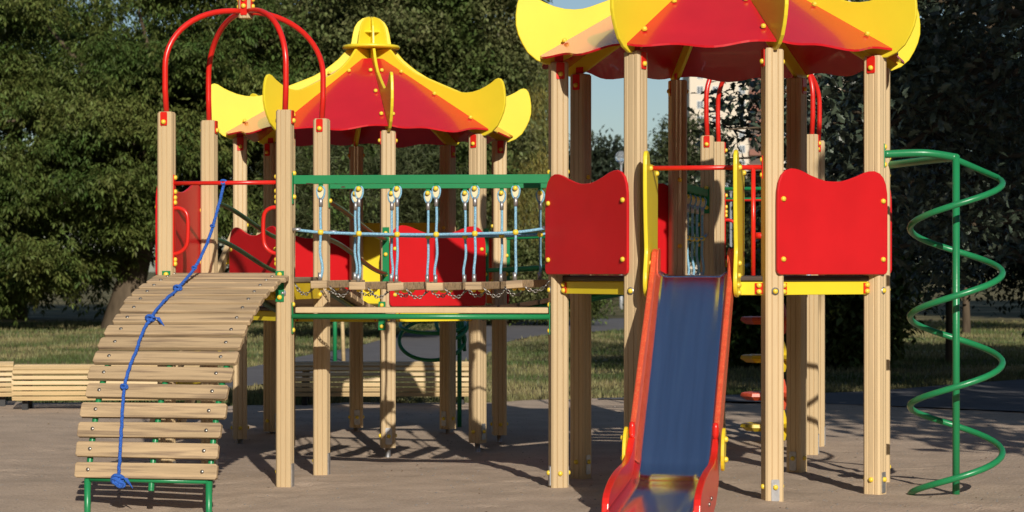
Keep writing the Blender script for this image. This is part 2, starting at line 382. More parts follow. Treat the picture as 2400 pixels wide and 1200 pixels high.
def square(name, label, cx, cy, R, zt, zd, sides, beam_sides=(0,1,2,3)):
    t = thing(name, label, 'play tower', (cx, cy, 0), ROT)
    h = R/math.sqrt(2); ps = [(-h,-h),(h,-h),(h,h),(-h,h)]
    for x, y in ps:
        o = make_post(t, x, y, 0, 0.107, -0.06, zt)
        sx, sy = (1 if x > 0 else -1), (1 if y > 0 else -1)
        an = 0 if (sx*sy < 0) else -PI/2       # which face carries the arch bracket
        ca, sa = math.cos(an), math.sin(an)
        plate(o, x, y, an, zt-0.09, zt+0.006, 0.05, 'redtube', 'top_bracket', 0.057)
        bolt(o, (x+0.06*ca, y+0.06*sa, zt-0.065), (ca, sa, 0))
        bolt(o, (x-0.0535*ca, y-0.0535*sa, zt-0.065), (-ca, -sa, 0))
        plate(o, x, y, 0, -0.02, 0.15, 0.05, 'steel', 'foot_bracket', 0.057)
        bolt(o, (x-0.054, y, 0.09), (-1, 0, 0))
        bolt(o, (x, y-0.054, zd-0.11), (0,-1,0), _nut, 'steel_washer')
    part('deck', MB().box((-h-0.02,-h+0.06,zd-0.037), (h+0.02,h-0.06,zd)), 'deckplank', t, bevel=0.008)
    for k in beam_sides:
        a = k*PI/2; f = fr_side(h*math.cos(a), h*math.sin(a), a); L_ = h-0.055
        o = part('deck_beam', MB().prism([(-L_, zd-0.16), (L_, zd-0.16), (L_, zd-0.042), (-L_, zd-0.042)], lambda p, q, c: f(p, q, c-0.008), 0.035), 'yellowdirt', t, bevel=0.004)
        for sg in (-1, 1):
            for q in (0.065, 0.13): bolt(o, f(sg*(L_-0.03), zd-q, 0.011), (math.cos(a), math.sin(a), 0))
    # arched tubes meeting under a timber hub
    hubz = zt+0.765
    for x, y in ps:
        d = Vector((x, y, 0)).normalized(); pts = [Vector((x, y, zt-0.01)) + d*0.0, Vector((x, y, zt+0.17)) + d*0.012, Vector((x,y,zt+0.33)) + d*0.012]
        r0 = R + 0.012
        for k in range(1, 15):
            q = k/14*PI/2
            pts.append(d*(0.035+(r0-0.035)*math.cos(q)**0.92) + Vector((0,0,zt+0.33+(hubz-zt-0.33)*math.sin(q))))
        part('arch_tube', MB().tube(pts, 0.0205, 12), 'redtube', t)
    hub = part('hub_block', MB().prism(post_profile(0.09), lambda a, b, c: (a, b, hubz+0.07+c), 0.24), 'post', t)
    for k in range(4):
        a = k*PI/2; plate(hub, 0, 0, a, hubz-0.03, hubz+0.14, 0.05, 'redtube', 'hub_bracket', 0.048)
        for q in (0.035, 0.085): bolt(hub, (0.051*math.cos(a), 0.051*math.sin(a), hubz+q), (math.cos(a), math.sin(a), 0))
    for k in sides: 
        a = k*PI/2; railing(t, h*math.cos(a), h*math.sin(a), a, zd+0.01, 0.068, 'red', hw=0.46, h=0.69)
    wp = [Matrix.Rotation(ROT, 3, 'Z') @ Vector((x, y, 0)) + Vector((cx, cy, 0)) for x, y in ps]
    return t, wp, h
def guard(tower, x0, x1, y, zd, zbar):
    """crossbar over an opening plus two looped handles"""
    o = part('crossbar', MB().tube([(x0+0.05, y, zbar), (x1-0.05, y, zbar)], 0.015), 'redtube', tower)
    for x, sg in ((x0, 1), (x1, -1)):
        xx = x + sg*0.056
        part('crossbar_flange', MB().box((min(xx, xx+sg*0.006), y-0.02, zbar-0.09), (max(xx, xx+sg*0.006), y+0.02, zbar+0.06)), 'redtube', o)
        for q in (-0.06, 0.04): bolt(o, (xx+sg*0.006, y, zbar+q), (sg, 0, 0))
        c = [(xx, y, zd+0.49), (xx+sg*0.04, y, zd+0.49), (xx+sg*0.085, y, zd+0.465), (xx+sg*0.103, y, zd+0.41), (xx+sg*0.103, y, zd+0.28), (xx+sg*0.09, y, zd+0.22), (xx+sg*0.05, y, zd+0.18), (xx, y, zd+0.165)]
        hd = part('handle', MB().tube(smooth_curve(c, 5), 0.0145), 'redtube', tower)
        part('handle_flange', MB().box((min(xx-sg*0.002, xx+sg*0.005), y-0.02, zd+0.08), (max(xx-sg*0.002, xx+sg*0.005), y+0.02, zd+0.58)), 'redtube', hd)
        for q in (0.095, 0.125, 0.53, 0.565): bolt(hd, (xx+sg*0.005, y, zd+q), (sg, 0, 0))

ZD1, ZD2, ZDS = 1.468, 1.19, 1.455
T1, P1w = octo('octagonal_play_tower', 'taller octagonal tower with two red front panels and the slide at its front', 1.474, 14.957, 1.172, 2.936, ZD1, -0.05,
               {4: 'red', 6: 'red', 0: 'red', 2: 'red'}, None)
T2, P2w = octo('octagonal_play_tower', 'lower octagonal tower at the back with a yellow bell-shaped finial on its pointed roof', -1.275, 19.217, 1.179, 2.683, ZD2, 0.0,
               {4: 'red', 6: 'red', 0: 'red', 2: 'red'}, None)
S1, Q1w, h1 = square('square_play_tower', 'small square tower under four red arched tubes, at the top of the plank ramp', -1.934, 15.438, 0.622, 2.62, ZDS, [2])
S2, Q2w, h2 = square('square_play_tower', 'small square tower under red arched tubes seen behind the tower with the slide', 2.152, 18.144, 0.614, 2.623, ZDS, [0])
# world corners by name
P = {n: P1w[k] for n, k in (('P1',4),('P2',5),('P3',6),('P4',7),('P5',0),('P6',1),('P7',2),('P8',3))}
Q = {n: P2w[k] for n, k in (('L',4),('FL',5),('F',6),('FR',7),('R',0),('BR',1),('B',2),('BL',3))}
SB, SC, SDd, SA = Q1w
Ra, Rc, Rd, Rb = Q2w

# red crossbar, loops
guard(S1, -h1, h1, -h1, ZDS, 2.122)
guard(S2, -h2, h2, h2, ZDS, 2.122)
part('rail', MB().tube([(-h2+0.05, h2, 2.22), (h2-0.05, h2, 2.22)], 0.017).tube([(-h2+0.05, h2, 2.13), (h2-0.05, h2, 2.13)], 0.014), 'green', S2)

# yellow panel with a crawl hole in the back of the lower tower
R2 = 1.179; ap2 = R2*math.cos(PI/8); a = 3*PI/4 - PI/4
f = fr_side(ap2*math.cos(PI/2), ap2*math.sin(PI/2), PI/2)
outer = [(-0.47, ZD2+0.01), (0.47, ZD2+0.01), (0.47, ZD2+0.75), (-0.47, ZD2+0.75)]
def ring_panel(hx, hz, hr, x0, x1, z0, z1, fr, t, n=32):
    vs = []; fs = []
    for c in (-t/2, t/2):
        for k in range(n):
            an = 2*PI*(k+0.5)/n; dx, dz = math.cos(an), math.sin(an)
            vs.append(fr(hx+hr*dx, hz+hr*dz, c))
        for k in range(n):
            an = 2*PI*(k+0.5)/n; dx, dz = math.cos(an), math.sin(an)
            sx = ((x1-hx)/dx if dx > 0 else (x0-hx)/dx) if abs(dx) > 1e-6 else 1e9
            sz = ((z1-hz)/dz if dz > 0 else (z0-hz)/dz) if abs(dz) > 1e-6 else 1e9
            s_ = min(sx, sz); vs.append(fr(hx+s_*dx, hz+s_*dz, c))
    for k in range(n):
        j = (k+1) % n
        fs += [(k, j, n+j, n+k), (2*n+k, 3*n+k, 3*n+j, 2*n+j), (k, 2*n+k, 2*n+j, j), (n+k, n+j, 3*n+j, 3*n+k)]
    return MB().add(vs, fs)
yp = part('hoop_panel', ring_panel(-0.02, ZD2+0.36, 0.27, -0.5, 0.5, ZD2-0.05, ZD2+0.77, lambda p, q, c: f(p, q, c+0.08), 0.022), 'yellow', T2)

# ------------------------------------------------------------------ slide at the front of the taller tower
TS = Vector((0.979, -0.2045, 0)); TV = Vector((-0.2045, -0.979, 0))
mid23 = (P['P2'] + P['P3'])/2
sl_t = thing('slide', 'metal slide with faded red sides running down from the octagonal tower', 'slide', mid23, ROT+math.radians(1.0))
# local: x across, y = -t
OX = -0.06
bedp = smooth_curve([(0,-0.02,1.474),(0,0.08,1.462),(0,0.14,1.42),(0,0.6,0.945),(0,1.1,0.43),(0,1.2,0.327),(0,1.27,0.274),(0,1.35,0.243),(0,1.5,0.226),(0,1.9,0.194),(0,2.5,0.146)], 6)
mb = MB(); hw = 0.235
vs = []; nx = 9
for p in bedp:
    for i in range(nx):
        u = -1+2*i/(nx-1); vs.append((OX+u*hw, -p.y, p.z + 0.035*max(0, abs(u)-0.75)**2*16))
fs = [(j*nx+i, j*nx+i+1, (j+1)*nx+i+1, (j+1)*nx+i) for j in range(len(bedp)-1) for i in range(nx-1)]
mb.add(vs, fs, True)
bd = part('slide_bed', mb, 'bed', sl_t); md = bd.modifiers.new('thick', 'SOLIDIFY'); md.thickness = 0.012; md.offset = -1
def bedz(t):
    for q, r in zip(bedp, bedp[1:]):
        if q.y <= t <= r.y: return q.z + (r.z-q.z)*(t-q.y)/max(1e-6, r.y-q.y)
    return bedp[-1].z
for sg in (-1, 1):
    x = OX + sg*(hw+0.018)
    up1 = [(-0.02,1.60),(0.0,1.635),(0.05,1.645),(0.1,1.625),(0.14,1.57),(0.2,1.50),(0.5,1.215),(0.81,0.925),(1.1,0.64),(1.2,0.555)]
    lo1 = [(1.2,bedz(1.2)-0.05)] + [(t, bedz(t)-0.07) for t in (1.0,0.8,0.6,0.4,0.2,0.1)] + [(-0.02,1.36)]
    fr = lambda p, q, c: (x+c, -p, q)
    o = part('slide_side', MB().prism(up1+lo1, fr, 0.036), 'slidewall', sl_t, bevel=0.012, seg=3)
    up2 = [v.to_2d() if False else (v.x, v.y) for v in smooth_curve([(1.203,0.50,0),(1.26,0.465,0),(1.34,0.415,0),(1.5,0.375,0),(1.7,0.365,0),(1.88,0.352,0),(2.10,0.32,0),(2.29,0.25,0),(2.33,0.12,0)], 4)]
    lo2 = [(2.29,0.0),(1.6,0.08),(1.4,0.13),(1.26,0.21),(1.203,bedz(1.203)-0.05)]
    fr2 = lambda p, q, c: (x+c, -p, q)
    o2 = part('slide_side', MB().prism(up2+lo2, fr2, 0.04), 'redtube', sl_t, bevel=0.014, seg=3)
    for p, q in ((1.75,0.2),(1.88,0.18)): bolt(o2, (x+sg*0.027, -p, q), (sg, 0, 0), _screw, 'screw')
    part('joint_knob', MB().lathe([(0.001,-0.05),(0.016,-0.045),(0.02,-0.02),(0.02,0.02),(0.016,0.045),(0.001,0.05)], 10, (x-sg*0.002, -1.2, 0.545)), 'redtube', sl_t)
    xd = x + (0.05 if sg > 0 else -0.031)
    e = [(1.26+0.075*math.cos(q*PI/12)+0.035*math.sin(q*PI/12)*-1, 0.44+0.125*math.sin(q*PI/12)) for q in range(24)]
    dsk = part('joint_plate', MB().prism(e, lambda p, q, c: (xd+c, -p, q), 0.02), 'yellowdirt', sl_t, bevel=0.004)
    for q in (-0.06, 0.06): bolt(dsk, (xd+sg*0.012, -1.26, 0.44+q), (sg, 0, 0))
    part('top_cap', MB().prism([(-0.03,1.44),(0.1,1.44),(0.12,1.5),(0.115,1.58),(0.08,1.63),(0.02,1.65),(-0.03,1.64)], lambda p, q, c: (x-sg*0.023+c, -p, q), 0.01), 'slidewall', sl_t, bevel=0.003)
part('support_leg', MB().tube([(OX-0.15,-1.5,0.2),(OX-0.15,-1.5,-0.1)], 0.02).tube([(OX+0.15,-1.5,0.2),(OX+0.15,-1.5,-0.1)], 0.02), 'green', sl_t)
# yellow wings beside the slide entrance, red bar above
for sg in (-1, 1):
    x = OX + sg*(hw+0.055)
    out = smooth_curve([(0.10,2.20,0),(0.15,2.265,0),(0.235,2.275,0),(0.28,2.22,0),(0.285,2.05,0),(0.265,1.86,0),(0.235,1.70,0),(0.225,1.63,0),(0.255,1.55,0),(0.29,1.47,0),(0.29,1.40,0),(0.25,1.345,0),(0.16,1.33,0),(0.08,1.34,0)], 4)
    out = [(v.x, v.y) for v in out] + [(-0.06,1.345),(-0.30,1.48),(-0.32,2.16),(-0.27,2.2)]
    wg = part('entrance_wing', MB().prism(out, lambda p, q, c: (x+c, -p, q), 0.026), 'yellow', sl_t, bevel=0.007, seg=3)
    bolt(wg, (x+0.013, 0.24, 2.15), (1,0,0)); bolt(wg, (x+0.013, -0.1, 2.17), (1,0,0))
    for p, q in ((0.12,1.55),(0.16,1.47),(0.14,1.41),(0.22,1.41),(0.16,1.36)): bolt(wg, (x+0.013, -p, q), (1,0,0))
cb = part('crossbar', MB().tube([(-0.39,0,2.175),(0.39,0,2.175)], 0.016), 'redtube', sl_t)
for sg in (-1, 1):
    part('crossbar_flange', MB().box((sg*0.385-0.003,-0.022,2.10), (sg*0.385+0.003,0.022,2.25)), 'redtube', cb)
    bolt(cb, (sg*0.385, -0.005, 2.225), (-sg,0,0)); bolt(cb, (sg*0.385, -0.005, 2.125), (-sg,0,0))
part('upright_bar', MB().tube([(0.325,0,2.17),(0.325,0,1.47)], 0.0145), 'redtube', sl_t)
part('side_rail', MB().tube([(0.34,0.03,1.73),(0.40,0.03,1.73)], 0.022), 'redtube', sl_t)

# ------------------------------------------------------------------ plank ramp in front of the small tower, with its rope
midBC = (SB + SC)/2
ramp = thing('plank_ramp', 'arched ramp of worn tan planks curving down to the sand from the small tower', 'ramp', midBC, ROT)
RP = smooth_curve([(0,-0.06,1.452),(0,0.134,1.424),(0,0.35,1.375),(0,0.6,1.285),(0,0.829,1.172),(0,1.03,1.03),(0,1.187,0.885),(0,1.32,0.70),(0,1.41,0.50),(0,1.47,0.32),(0,1.505,0.16),(0,1.515,0.10)], 10)
cum = [0]
for q, r in zip(RP, RP[1:]): cum.append(cum[-1]+(r-q).length)
def rp(s):
    for i in range(len(RP)-1):
        if cum[i] <= s <= cum[i+1]:
            k = (s-cum[i])/(cum[i+1]-cum[i]); return RP[i].lerp(RP[i+1], k), (RP[i+1]-RP[i]).normalized()
    return RP[-1], (RP[-1]-RP[-2]).normalized()
NB = 17; rng = random.Random(5)
send = cum[-1]-0.155
for i in range(NB):
    s_ = 0.05 + (send-0.02)*i/(NB-1)
    p, d = rp(s_); nrm = Vector((0, -d.z, d.y)); nrm = nrm if nrm.z > 0 or nrm.y > 0 else -nrm
    hl = 0.487 + rng.uniform(-0.008, 0.008); hw_ = 0.05; sh = rng.uniform(-0.006, 0.006)
    ol = [(-hl+0.012,-hw_),(hl-0.012,-hw_),(hl,-hw_+0.012),(hl,hw_-0.012),(hl-0.012,hw_),(-hl+0.012,hw_),(-hl,hw_-0.012),(-hl,-hw_+0.012)]
    tl = rng.uniform(-0.012, 0.012)
    def fr(a, b, c, p=p, d=d, nrm=nrm, sh=sh, tl=tl):
        q = p + d*(b+tl*a) + nrm*(c+0.018); return (a+sh, -q.y, q.z)
    o = part('plank', MB().prism(ol, fr, 0.036), 'plank', ramp, bevel=0.006)
    for a in (-0.385, 0.385):
        q = p + nrm*0.037; bolt(o, (a, -q.y, q.z), (0, -nrm.y, nrm.z), _screw, 'screw')
for x in (-0.40, 0.03, 0.42):
    part('frame_tube', MB().tube([(x, -(p-Vector((0,0,0))).y + 0.0, p.z) for p in [q - Vector((0, -((RP[min(i+1,len(RP)-1)]-RP[max(i-1,0)]).normalized().z), (RP[min(i+1,len(RP)-1)]-RP[max(i-1,0)]).normalized().y))*0.021 for i, q in enumerate(RP)]], 0.02, 10), 'green', ramp)
yl = -1.50
for x in (-0.40, 0.42): part('leg', MB().tube([(x, yl, 0.17), (x, yl, -0.25)], 0.021, 12), 'green', ramp)
part('foot_rail', MB().tube([(-0.40, yl, 0.165), (0.42, yl, 0.165)], 0.015), 'green', ramp)
for x in (-h1, h1):
    pl = part('fixing_plate', MB().box((x-0.03+(0.02 if x < 0 else -0.02), -0.062, ZDS-0.17), (x+0.03+(0.02 if x < 0 else -0.02), -0.055, ZDS+0.045)), 'green', ramp)
    for q in (0.02, -0.14): bolt(pl, (x+(0.02 if x < 0 else -0.02), -0.062, ZDS+q), (0,-1,0))

rope = thing('climbing_rope', 'knotted blue rope tied to the red crossbar and lying down the plank ramp', 'rope', midBC, ROT)
def ramp_point(px, py):
    best = None
    for k in range(0, 400):
        p, d = rp(cum[-1]*k/399)
        nrm = Vector((0, -d.z, d.y)); nrm = nrm if nrm.z > 0 or nrm.y > 0 else -nrm
        q = p + nrm*0.05
        # lateral from px
        base = midBC + TV*q.y; kx = (px-1200)/FPX
        s_ = (kx*base.y - base.x)/(TS.x - kx*TS.y)
        W = base + TS*s_; y = HY - FPX*(q.z-EYE)/W.y
        e = abs(y-py)
        if best is None or e < best[0]: best = (e, Vector((s_, -q.y, q.z)))
    return best[1]
top = [local(rope, at(525, 428, 15.02)), local(rope, at(516, 468, 14.98)), local(rope, at(499, 530, 14.92)), local(rope, at(481, 580, 14.86)), local(rope, at(456, 628, 14.8))]
low = [ramp_point(*q) for q in ((417,676),(385,706),(353,746),(334,780),(318,825),(301,870),(292,907),(287,960),(284,1020),(281,1075),(277,1122))]
pts = smooth_curve(top+low, 8)
rngr = random.Random(2)
pts = [p + Vector((rngr.uniform(-1,1), 0, rngr.uniform(-1,1)))*0.0025 for p in pts]
dense = smooth_curve(pts, 5); mbr = MB()
for st_ in range(3):
    hp = []; 
    for i, p in enumerate(dense):
        d = (dense[min(i+1, len(dense)-1)]-dense[max(i-1, 0)]).normalized(); u = d.cross(Vector((0, 1, 0.3))).normalized(); v = d.cross(u)
        q = i*0.55+st_*2.094; hp.append(p+(u*math.cos(q)+v*math.sin(q))*0.0056)
    mbr.tube(hp, 0.0064, 6)
part('strand', mbr, 'bluerope', rope)
def knot(c, r, tail=False):
    mb = MB(); c = Vector(c)
    pp = [c + Vector((r*1.1*math.sin(2*q)+r*0.5*math.sin(q), -0.012-r*0.5*math.cos(3*q), r*0.9*math.cos(2*q)*0.8+r*0.3*math.cos(q))) for q in [k*2*PI/40 for k in range(40)]]
    mb.tube(pp, r*0.52, 7, closed=True)
    if tail:
        for j in range(5): mb.tube([c+Vector((0.01,-0.02,0)), c+Vector((0.05+0.006*j,-0.03,0.008)), c+Vector((0.085+0.008*j,-0.03-0.004*j,-0.03-0.006*j))], 0.003, 5)
    part('knot', mb, 'bluerope', rope)
for c, r, tl in ((low[0],0.018,False),(low[2],0.02,True),(low[6],0.015,False),(low[10],0.024,True),(top[0],0.016,False),(top[2],0.01,False),(top[4],0.011,False)): knot(c, r, tl)
for sx in (-1,0,1,2): knot(low[10]+Vector((0.012*sx,-0.01,-0.02-0.008*sx)), 0.018)

# ------------------------------------------------------------------ suspension bridges
def rope_run(mb, pts, r, n=7):
    mb.tube(pts, r, n)
def chain_mb(a, b, sag, nl=9):
    mb = MB(); pts = [Vector(a).lerp(Vector(b), k/nl) - Vector((0,0,sag*4*(k/nl)*(1-k/nl))) for k in range(nl+1)]
    for k in range(nl):
        c = (pts[k]+pts[k+1])/2; d = (pts[k+1]-pts[k]); L_ = d.length*0.72; d.normalize()
        u = d.orthogonal().normalized(); v = d.cross(u)
        ax = (u+v).normalized() if k % 2 else (u-v).normalized()
        mb.tube([c + d*(L_*math.cos(q)) + ax*(0.0105*math.sin(q)) for q in [j*2*PI/10 for j in range(10)]], 0.0036, 5, closed=True)
    return mb
def rope_bridge(label, A, B, A2, B2, ts, zA, zB, zbar=2.14, detail=True):
    """A,B front posts; A2,B2 rear posts"""
    c = (A+B+A2+B2)/4
    t = thing('rope_bridge', label, 'bridge', c, ROT)
    lo = lambda v, z: local(t, (v.x, v.y, z))
    for (a, b, fs) in ((A, B, -1), (A2, B2, 1)):
        d = (b-a).normalized(); a_ = a + d*0.062; b_ = b - d*0.062
        pa, pb = lo(a_, zbar), lo(b_, zbar)
        pa2, pb2 = lo(a_, zbar+0.002), lo(b_, zbar)
        o = part('top_beam', MB().beam(pa, pb, 0.03, 0.062), 'greenchip', t, bevel=0.004)
        dl = (pb-pa).normalized()
        for q, sg in ((pa, 1), (pb, -1)):
            pl = part('beam_plate', MB().beam(q+Vector((0,0,0.05))+dl*sg*-0.004, q+Vector((0,0,-0.17))+dl*sg*-0.004, 0.05, 0.006, up=dl), 'green', o)
            for zz in (0.045, -0.12): bolt(pl, q+Vector((0,0,zz))+dl*sg*0.0, dl*sg)
        ropes = []
        for tt in ts:
            w0 = a.lerp(b, tt); zdk = zA+(zB-zA)*tt - 0.03*math.sin(PI*tt)
            top_ = lo(w0, zbar-0.03); hook = lo(w0, zbar-0.065); bot = lo(w0, zdk+0.0)
            hb = part('hook_tab', MB().beam(top_, hook+Vector((0,0,-0.012)), 0.03, 0.012, up=(0,1,0)), 'green', o)
            bolt(hb, hook+Vector((0,-0.014,0)), (0,-1,0))
            zc = 1.772 + 0.018*math.cos((tt-0.5)*4)*-1
            midp = lo(w0, zc)
            jig = 0.012*math.sin(tt*37)
            mb = MB(); th = MB()
            ring = [hook + Vector((0.029*math.sin(q), 0, 0.032*math.cos(q)-0.012-0.03*(1 if math.cos(q) < 0 else 0)*abs(math.cos(q)))) for q in [k*2*PI/16 for k in range(16)]]
            mb.tube(ring, 0.0065, 6, closed=True)
            th.prism([(0.023*math.sin(q), 0.026*math.cos(q)-0.012-0.026*(1 if math.cos(q) < 0 else 0)*abs(math.cos(q))) for q in [k*2*PI/16 for k in range(16)]], lambda p, q, c: (hook.x+p, hook.y+c, hook.z+q), 0.012)
            st = hook - Vector((0,0,0.07))
            mb.tube(smooth_curve([st, st.lerp(midp,0.5)+Vector((jig*0.3,0,0)), midp, midp.lerp(bot,0.4)+Vector((jig*0.5,0,0)), bot.lerp(midp,0.25)-Vector((jig,0,0)), bot+Vector((-0.006,0,0))], 4), 0.010, 7)
            ro = part('hanger_rope', mb, 'rope', t)
            part('thimble', th, 'thimble', ro)
            part('ferrule', MB().tube([st+Vector((0,0,0.008)), st-Vector((0,0,0.055))], 0.0145, 9), 'steel', ro)
            part('ferrule', MB().tube([bot+Vector((-0.006,0,0.055)), bot+Vector((-0.006,0,0.0))], 0.0145, 9), 'steel', ro)
            part('rope_joint', MB().lathe([(0.001,-0.021),(0.015,-0.017),(0.023,-0.005),(0.023,0.005),(0.015,0.017),(0.001,0.021)], 10, midp+Vector((0,-0.002,0))), 'cap', ro)
            ropes.append(midp)
        e0 = lo(a_, 1.79); e1 = lo(b_, 1.80)
        hr = part('handrail_rope', MB().tube(smooth_curve([e0]+ropes+[e1], 5), 0.0105, 8), 'rope', t)
        dl = (e1-e0).normalized()
        part('ferrule', MB().tube([e0-dl*0.01, e0+dl*0.05], 0.013, 9), 'steel', hr); part('ferrule', MB().tube([e1+dl*0.01, e1-dl*0.05], 0.013, 9), 'steel', hr)
    boards = []
    for i, tt in enumerate(ts):
        zdk = zA+(zB-zA)*tt - 0.03*math.sin(PI*tt)
        f_ = lo(A.lerp(B, tt), zdk-0.028); r_ = lo(A2.lerp(B2, tt), zdk-0.028); d = (r_-f_).normalized()
        tilt = 0.04*math.sin(i*2.3)
        o = part('bridge_board', MB().beam(f_-d*0.055, r_+d*0.055, 0.118, 0.054, up=(tilt-0.03,0,1)), 'plank', t, bevel=0.005)
        boards.append((f_, r_, d))
        for q in (0.1, 0.3):
            for sx in (-0.03, 0.03): bolt(o, f_+d*q+Vector((sx,0,-0.027)), (0,0,-1))
    for row in (0.02, 0.7):
        prev = lo(A, zA-0.02) + Vector((0.06,0,0)); prev = Vector((prev.x, boards[0][0].y+row, boards[0][0].z))
        for f_, r_, d in boards:
            q = f_ + d*row + Vector((-0.06,0,-0.015)); part('chain', chain_mb(prev, q, 0.062, 9), 'chain', t)
            prev = f_ + d*row + Vector((0.06,0,-0.015))
        e = lo(B, zB-0.02); part('chain', chain_mb(prev, Vector((e.x-0.06, prev.y, e.z)), 0.05, 8), 'chain', t)
    return t
br1 = rope_bridge('rope bridge with pale blue hangers joining the arched tower to the slide tower', SC, P['P1'], SDd, P['P8'], (0.132,0.273,0.413,0.556,0.697,0.845), 1.445, 1.45, 2.14)
br2 = rope_bridge('rope bridge in the shade leading back from the slide tower to the far arched tower', P['P7'], Ra, P['P6'], Rc, (0.16,0.32,0.48,0.64,0.82), 1.455, 1.45, 2.15)

# low counter under the first bridge
ctr = thing('counter_shelf', 'long tan counter plank on a green tube below the rope bridge', 'counter', (SC+P['P1'])/2, ROT)
a = local(ctr, SC); b = local(ctr, P['P1']); d = (b-a).normalized()
part('counter_plank', MB().beam(a+d*0.075+Vector((0,0.06,1.226)), b-d*0.075+Vector((0,0.06,1.226)), 0.22, 0.04), 'post', ctr, bevel=0.006)
tb = part('counter_tube', MB().tube([a+d*0.055+Vector((0,-0.02,1.182)), b-d*0.055+Vector((0,-0.02,1.182))], 0.02, 12), 'green', ctr)
for q, sg in ((a+d*0.058, 1), (b-d*0.058, -1)):
    pl = part('counter_plate', MB().beam(q+Vector((0,-0.01,1.28)), q+Vector((0,-0.01,1.06)), 0.05, 0.006, up=d), 'green', ctr)
    for zz in (1.265, 1.085): bolt(pl, q+Vector((0,-0.012,zz)), d*sg)

# ------------------------------------------------------------------ railed ramps between towers
def railed_ramp(name, label, A, B, A2, B2, z0, z1, prof, n=11, rails=((0.58,0.582),(0.30,0.292)), mat_='greendark', straight=False):
    c = (A+B+A2+B2)/4; t = thing(name, label, 'bridge', c, ROT)
    lo = lambda v, z: local(t, (v.x, v.y, z))
    for i in range(n):
        k0 = (i+0.06)/n; k1 = (i+0.94)/n
        vs = []
        for k in (k0, k1):
            for (p, q) in ((A, B), (A2, B2)):
                wpt = p.lerp(q, k); inn = ((A2-A) if p is A else (A-A2)).normalized()*0.02
                for dz in (0, -0.04): vs.append(lo(wpt+inn, prof(k)+dz))
        part('deck_plank', MB().add(vs, [(0,2,6,4),(1,5,7,3),(0,1,3,2),(4,6,7,5),(0,4,5,1),(2,3,7,6)]), 'plank', t, bevel=0.004)
    for (p, q) in ((A, B), (A2, B2)):
        inn = ((A2-A) if p is A else (A-A2)).normalized()
        part('stringer', MB().tube([lo(p.lerp(q, k/20)+inn*0.1, prof(k/20)-0.065) for k in range(21)], 0.024, 8), mat_, t)
        for u0, u1 in rails:
            part('rail', MB().tube([lo(p.lerp(q, k/20), (z0+u0+(z1+u1-z0-u0)*k/20 if straight else prof(k/20)+u0+(u1-u0)*k/20)) for k in range(21)], 0.019, 10), mat_, t)
        d = (q-p).normalized()
        for e, sg, zz in ((p, 1, z0), (q, -1, z1)):
            lp = lo(e + d*sg*0.075, 0); 
            pl = part('rail_plate', MB().box((lp.x-0.028, lp.y-0.005, zz+0.16), (lp.x+0.028, lp.y+0.005, zz+0.68)), 'green', t)
            for b_ in (0.28, 0.45, 0.63): bolt(pl, (lp.x, lp.y-0.005, zz+b_), (0,-1,0))
    return t
def sstep(k): return k*k*(3-2*k)
railed_ramp('curved_walkway', 'S-curved plank walkway with dark green rails descending to the rear tower', SDd, Q['F'], SA, Q['FL'], 1.44, 1.19, lambda k: 1.445+(1.185-1.445)*sstep(k))
railed_ramp('curved_walkway', 'arched plank walkway with green rails on the right of the rear tower', Q['FR'], Ra, Q['R'], Rb, 1.19, 1.44, lambda k: 1.19+0.255*k*k*(3-2*k)+0.02*math.sin(PI*k), mat_='green', rails=((0.61,0.42),(0.31,0.17)), straight=True)

# green fixing plates on the rear tower's front post
fpl = part('fixing_plate', MB().box((-0.03,-0.005,0), (0.03,0.005,0.24)), 'green', T2); lf = local(T2, Q['F']); fpl.location = (lf.x-0.03, lf.y-0.075, 1.0)
for zz in (0.03, 0.21): bolt(fpl, (0,-0.005,zz), (0,-1,0))

# ------------------------------------------------------------------ spiral climbers
def spiral(name, label, c, r, z1, turns, pitch, ph, top, pole_r=0.0245, zbot=0.05, tube=0.0215):
    t = thing(name, label, 'climbing pole', (c[0], c[1], 0))
    part('pole', MB().tube([(0,0,-0.3),(0,0,z1)], pole_r, 14), 'green', t)
    pts = []
    n = int(turns*28)
    for k in range(n+1):
        a = ph - 2*PI*turns*k/n; pts.append(Vector((r*math.cos(a), r*math.sin(a), top - pitch*turns*k/n)))
    pts = [Vector((0.01,0.0,z1-0.03))] + pts + [Vector((r*0.5*math.cos(a-0.9), r*0.5*math.sin(a-0.9), pts[-1].z-0.06)), Vector((0,0,pts[-1].z-0.07))]
    part('coil', MB().tube(pts, tube, 10), 'green', t)
    return t
SPX, SPY = 2.985, 14.28
spc = spiral('spiral_climber', 'green spiral climbing pole standing in the sand at the right edge', (SPX, SPY), 0.305, 2.275, 3.80, 0.60, 0.25, 2.13, zbot=0.05)
for pn, zz, bend in (('P4', 2.285, 0.05), ('P5', 2.255, -0.05)):
    e = P[pn] + Vector((0.06, 0.0, 0)); e = local(spc, (e.x, e.y, zz))
    o = part('top_bar', MB().tube(smooth_curve([e, e.lerp(Vector((0,0,zz)), 0.5)+Vector((0.04,bend,0.01)), Vector((0,0,2.262))], 8), 0.027, 12), 'green', spc)
    pl = part('bar_plate', MB().box((e.x-0.004, e.y-0.028, e.z-0.09), (e.x+0.003, e.y+0.028, e.z+0.07)), 'green', o)
    for q in (-0.07, 0.05): bolt(pl, (e.x+0.003, e.y-0.01, e.z+q), (1,0,0))
rc = thing('ring_climber', 'dark green coiled climber hanging behind the rear tower', 'climbing pole', (-0.51, 20.62, 0))
part('pole', MB().tube([(0,0,-0.3),(0,0,1.3)], 0.022, 14), 'green', rc)
cc = Vector((-0.27, 0.1, 0))
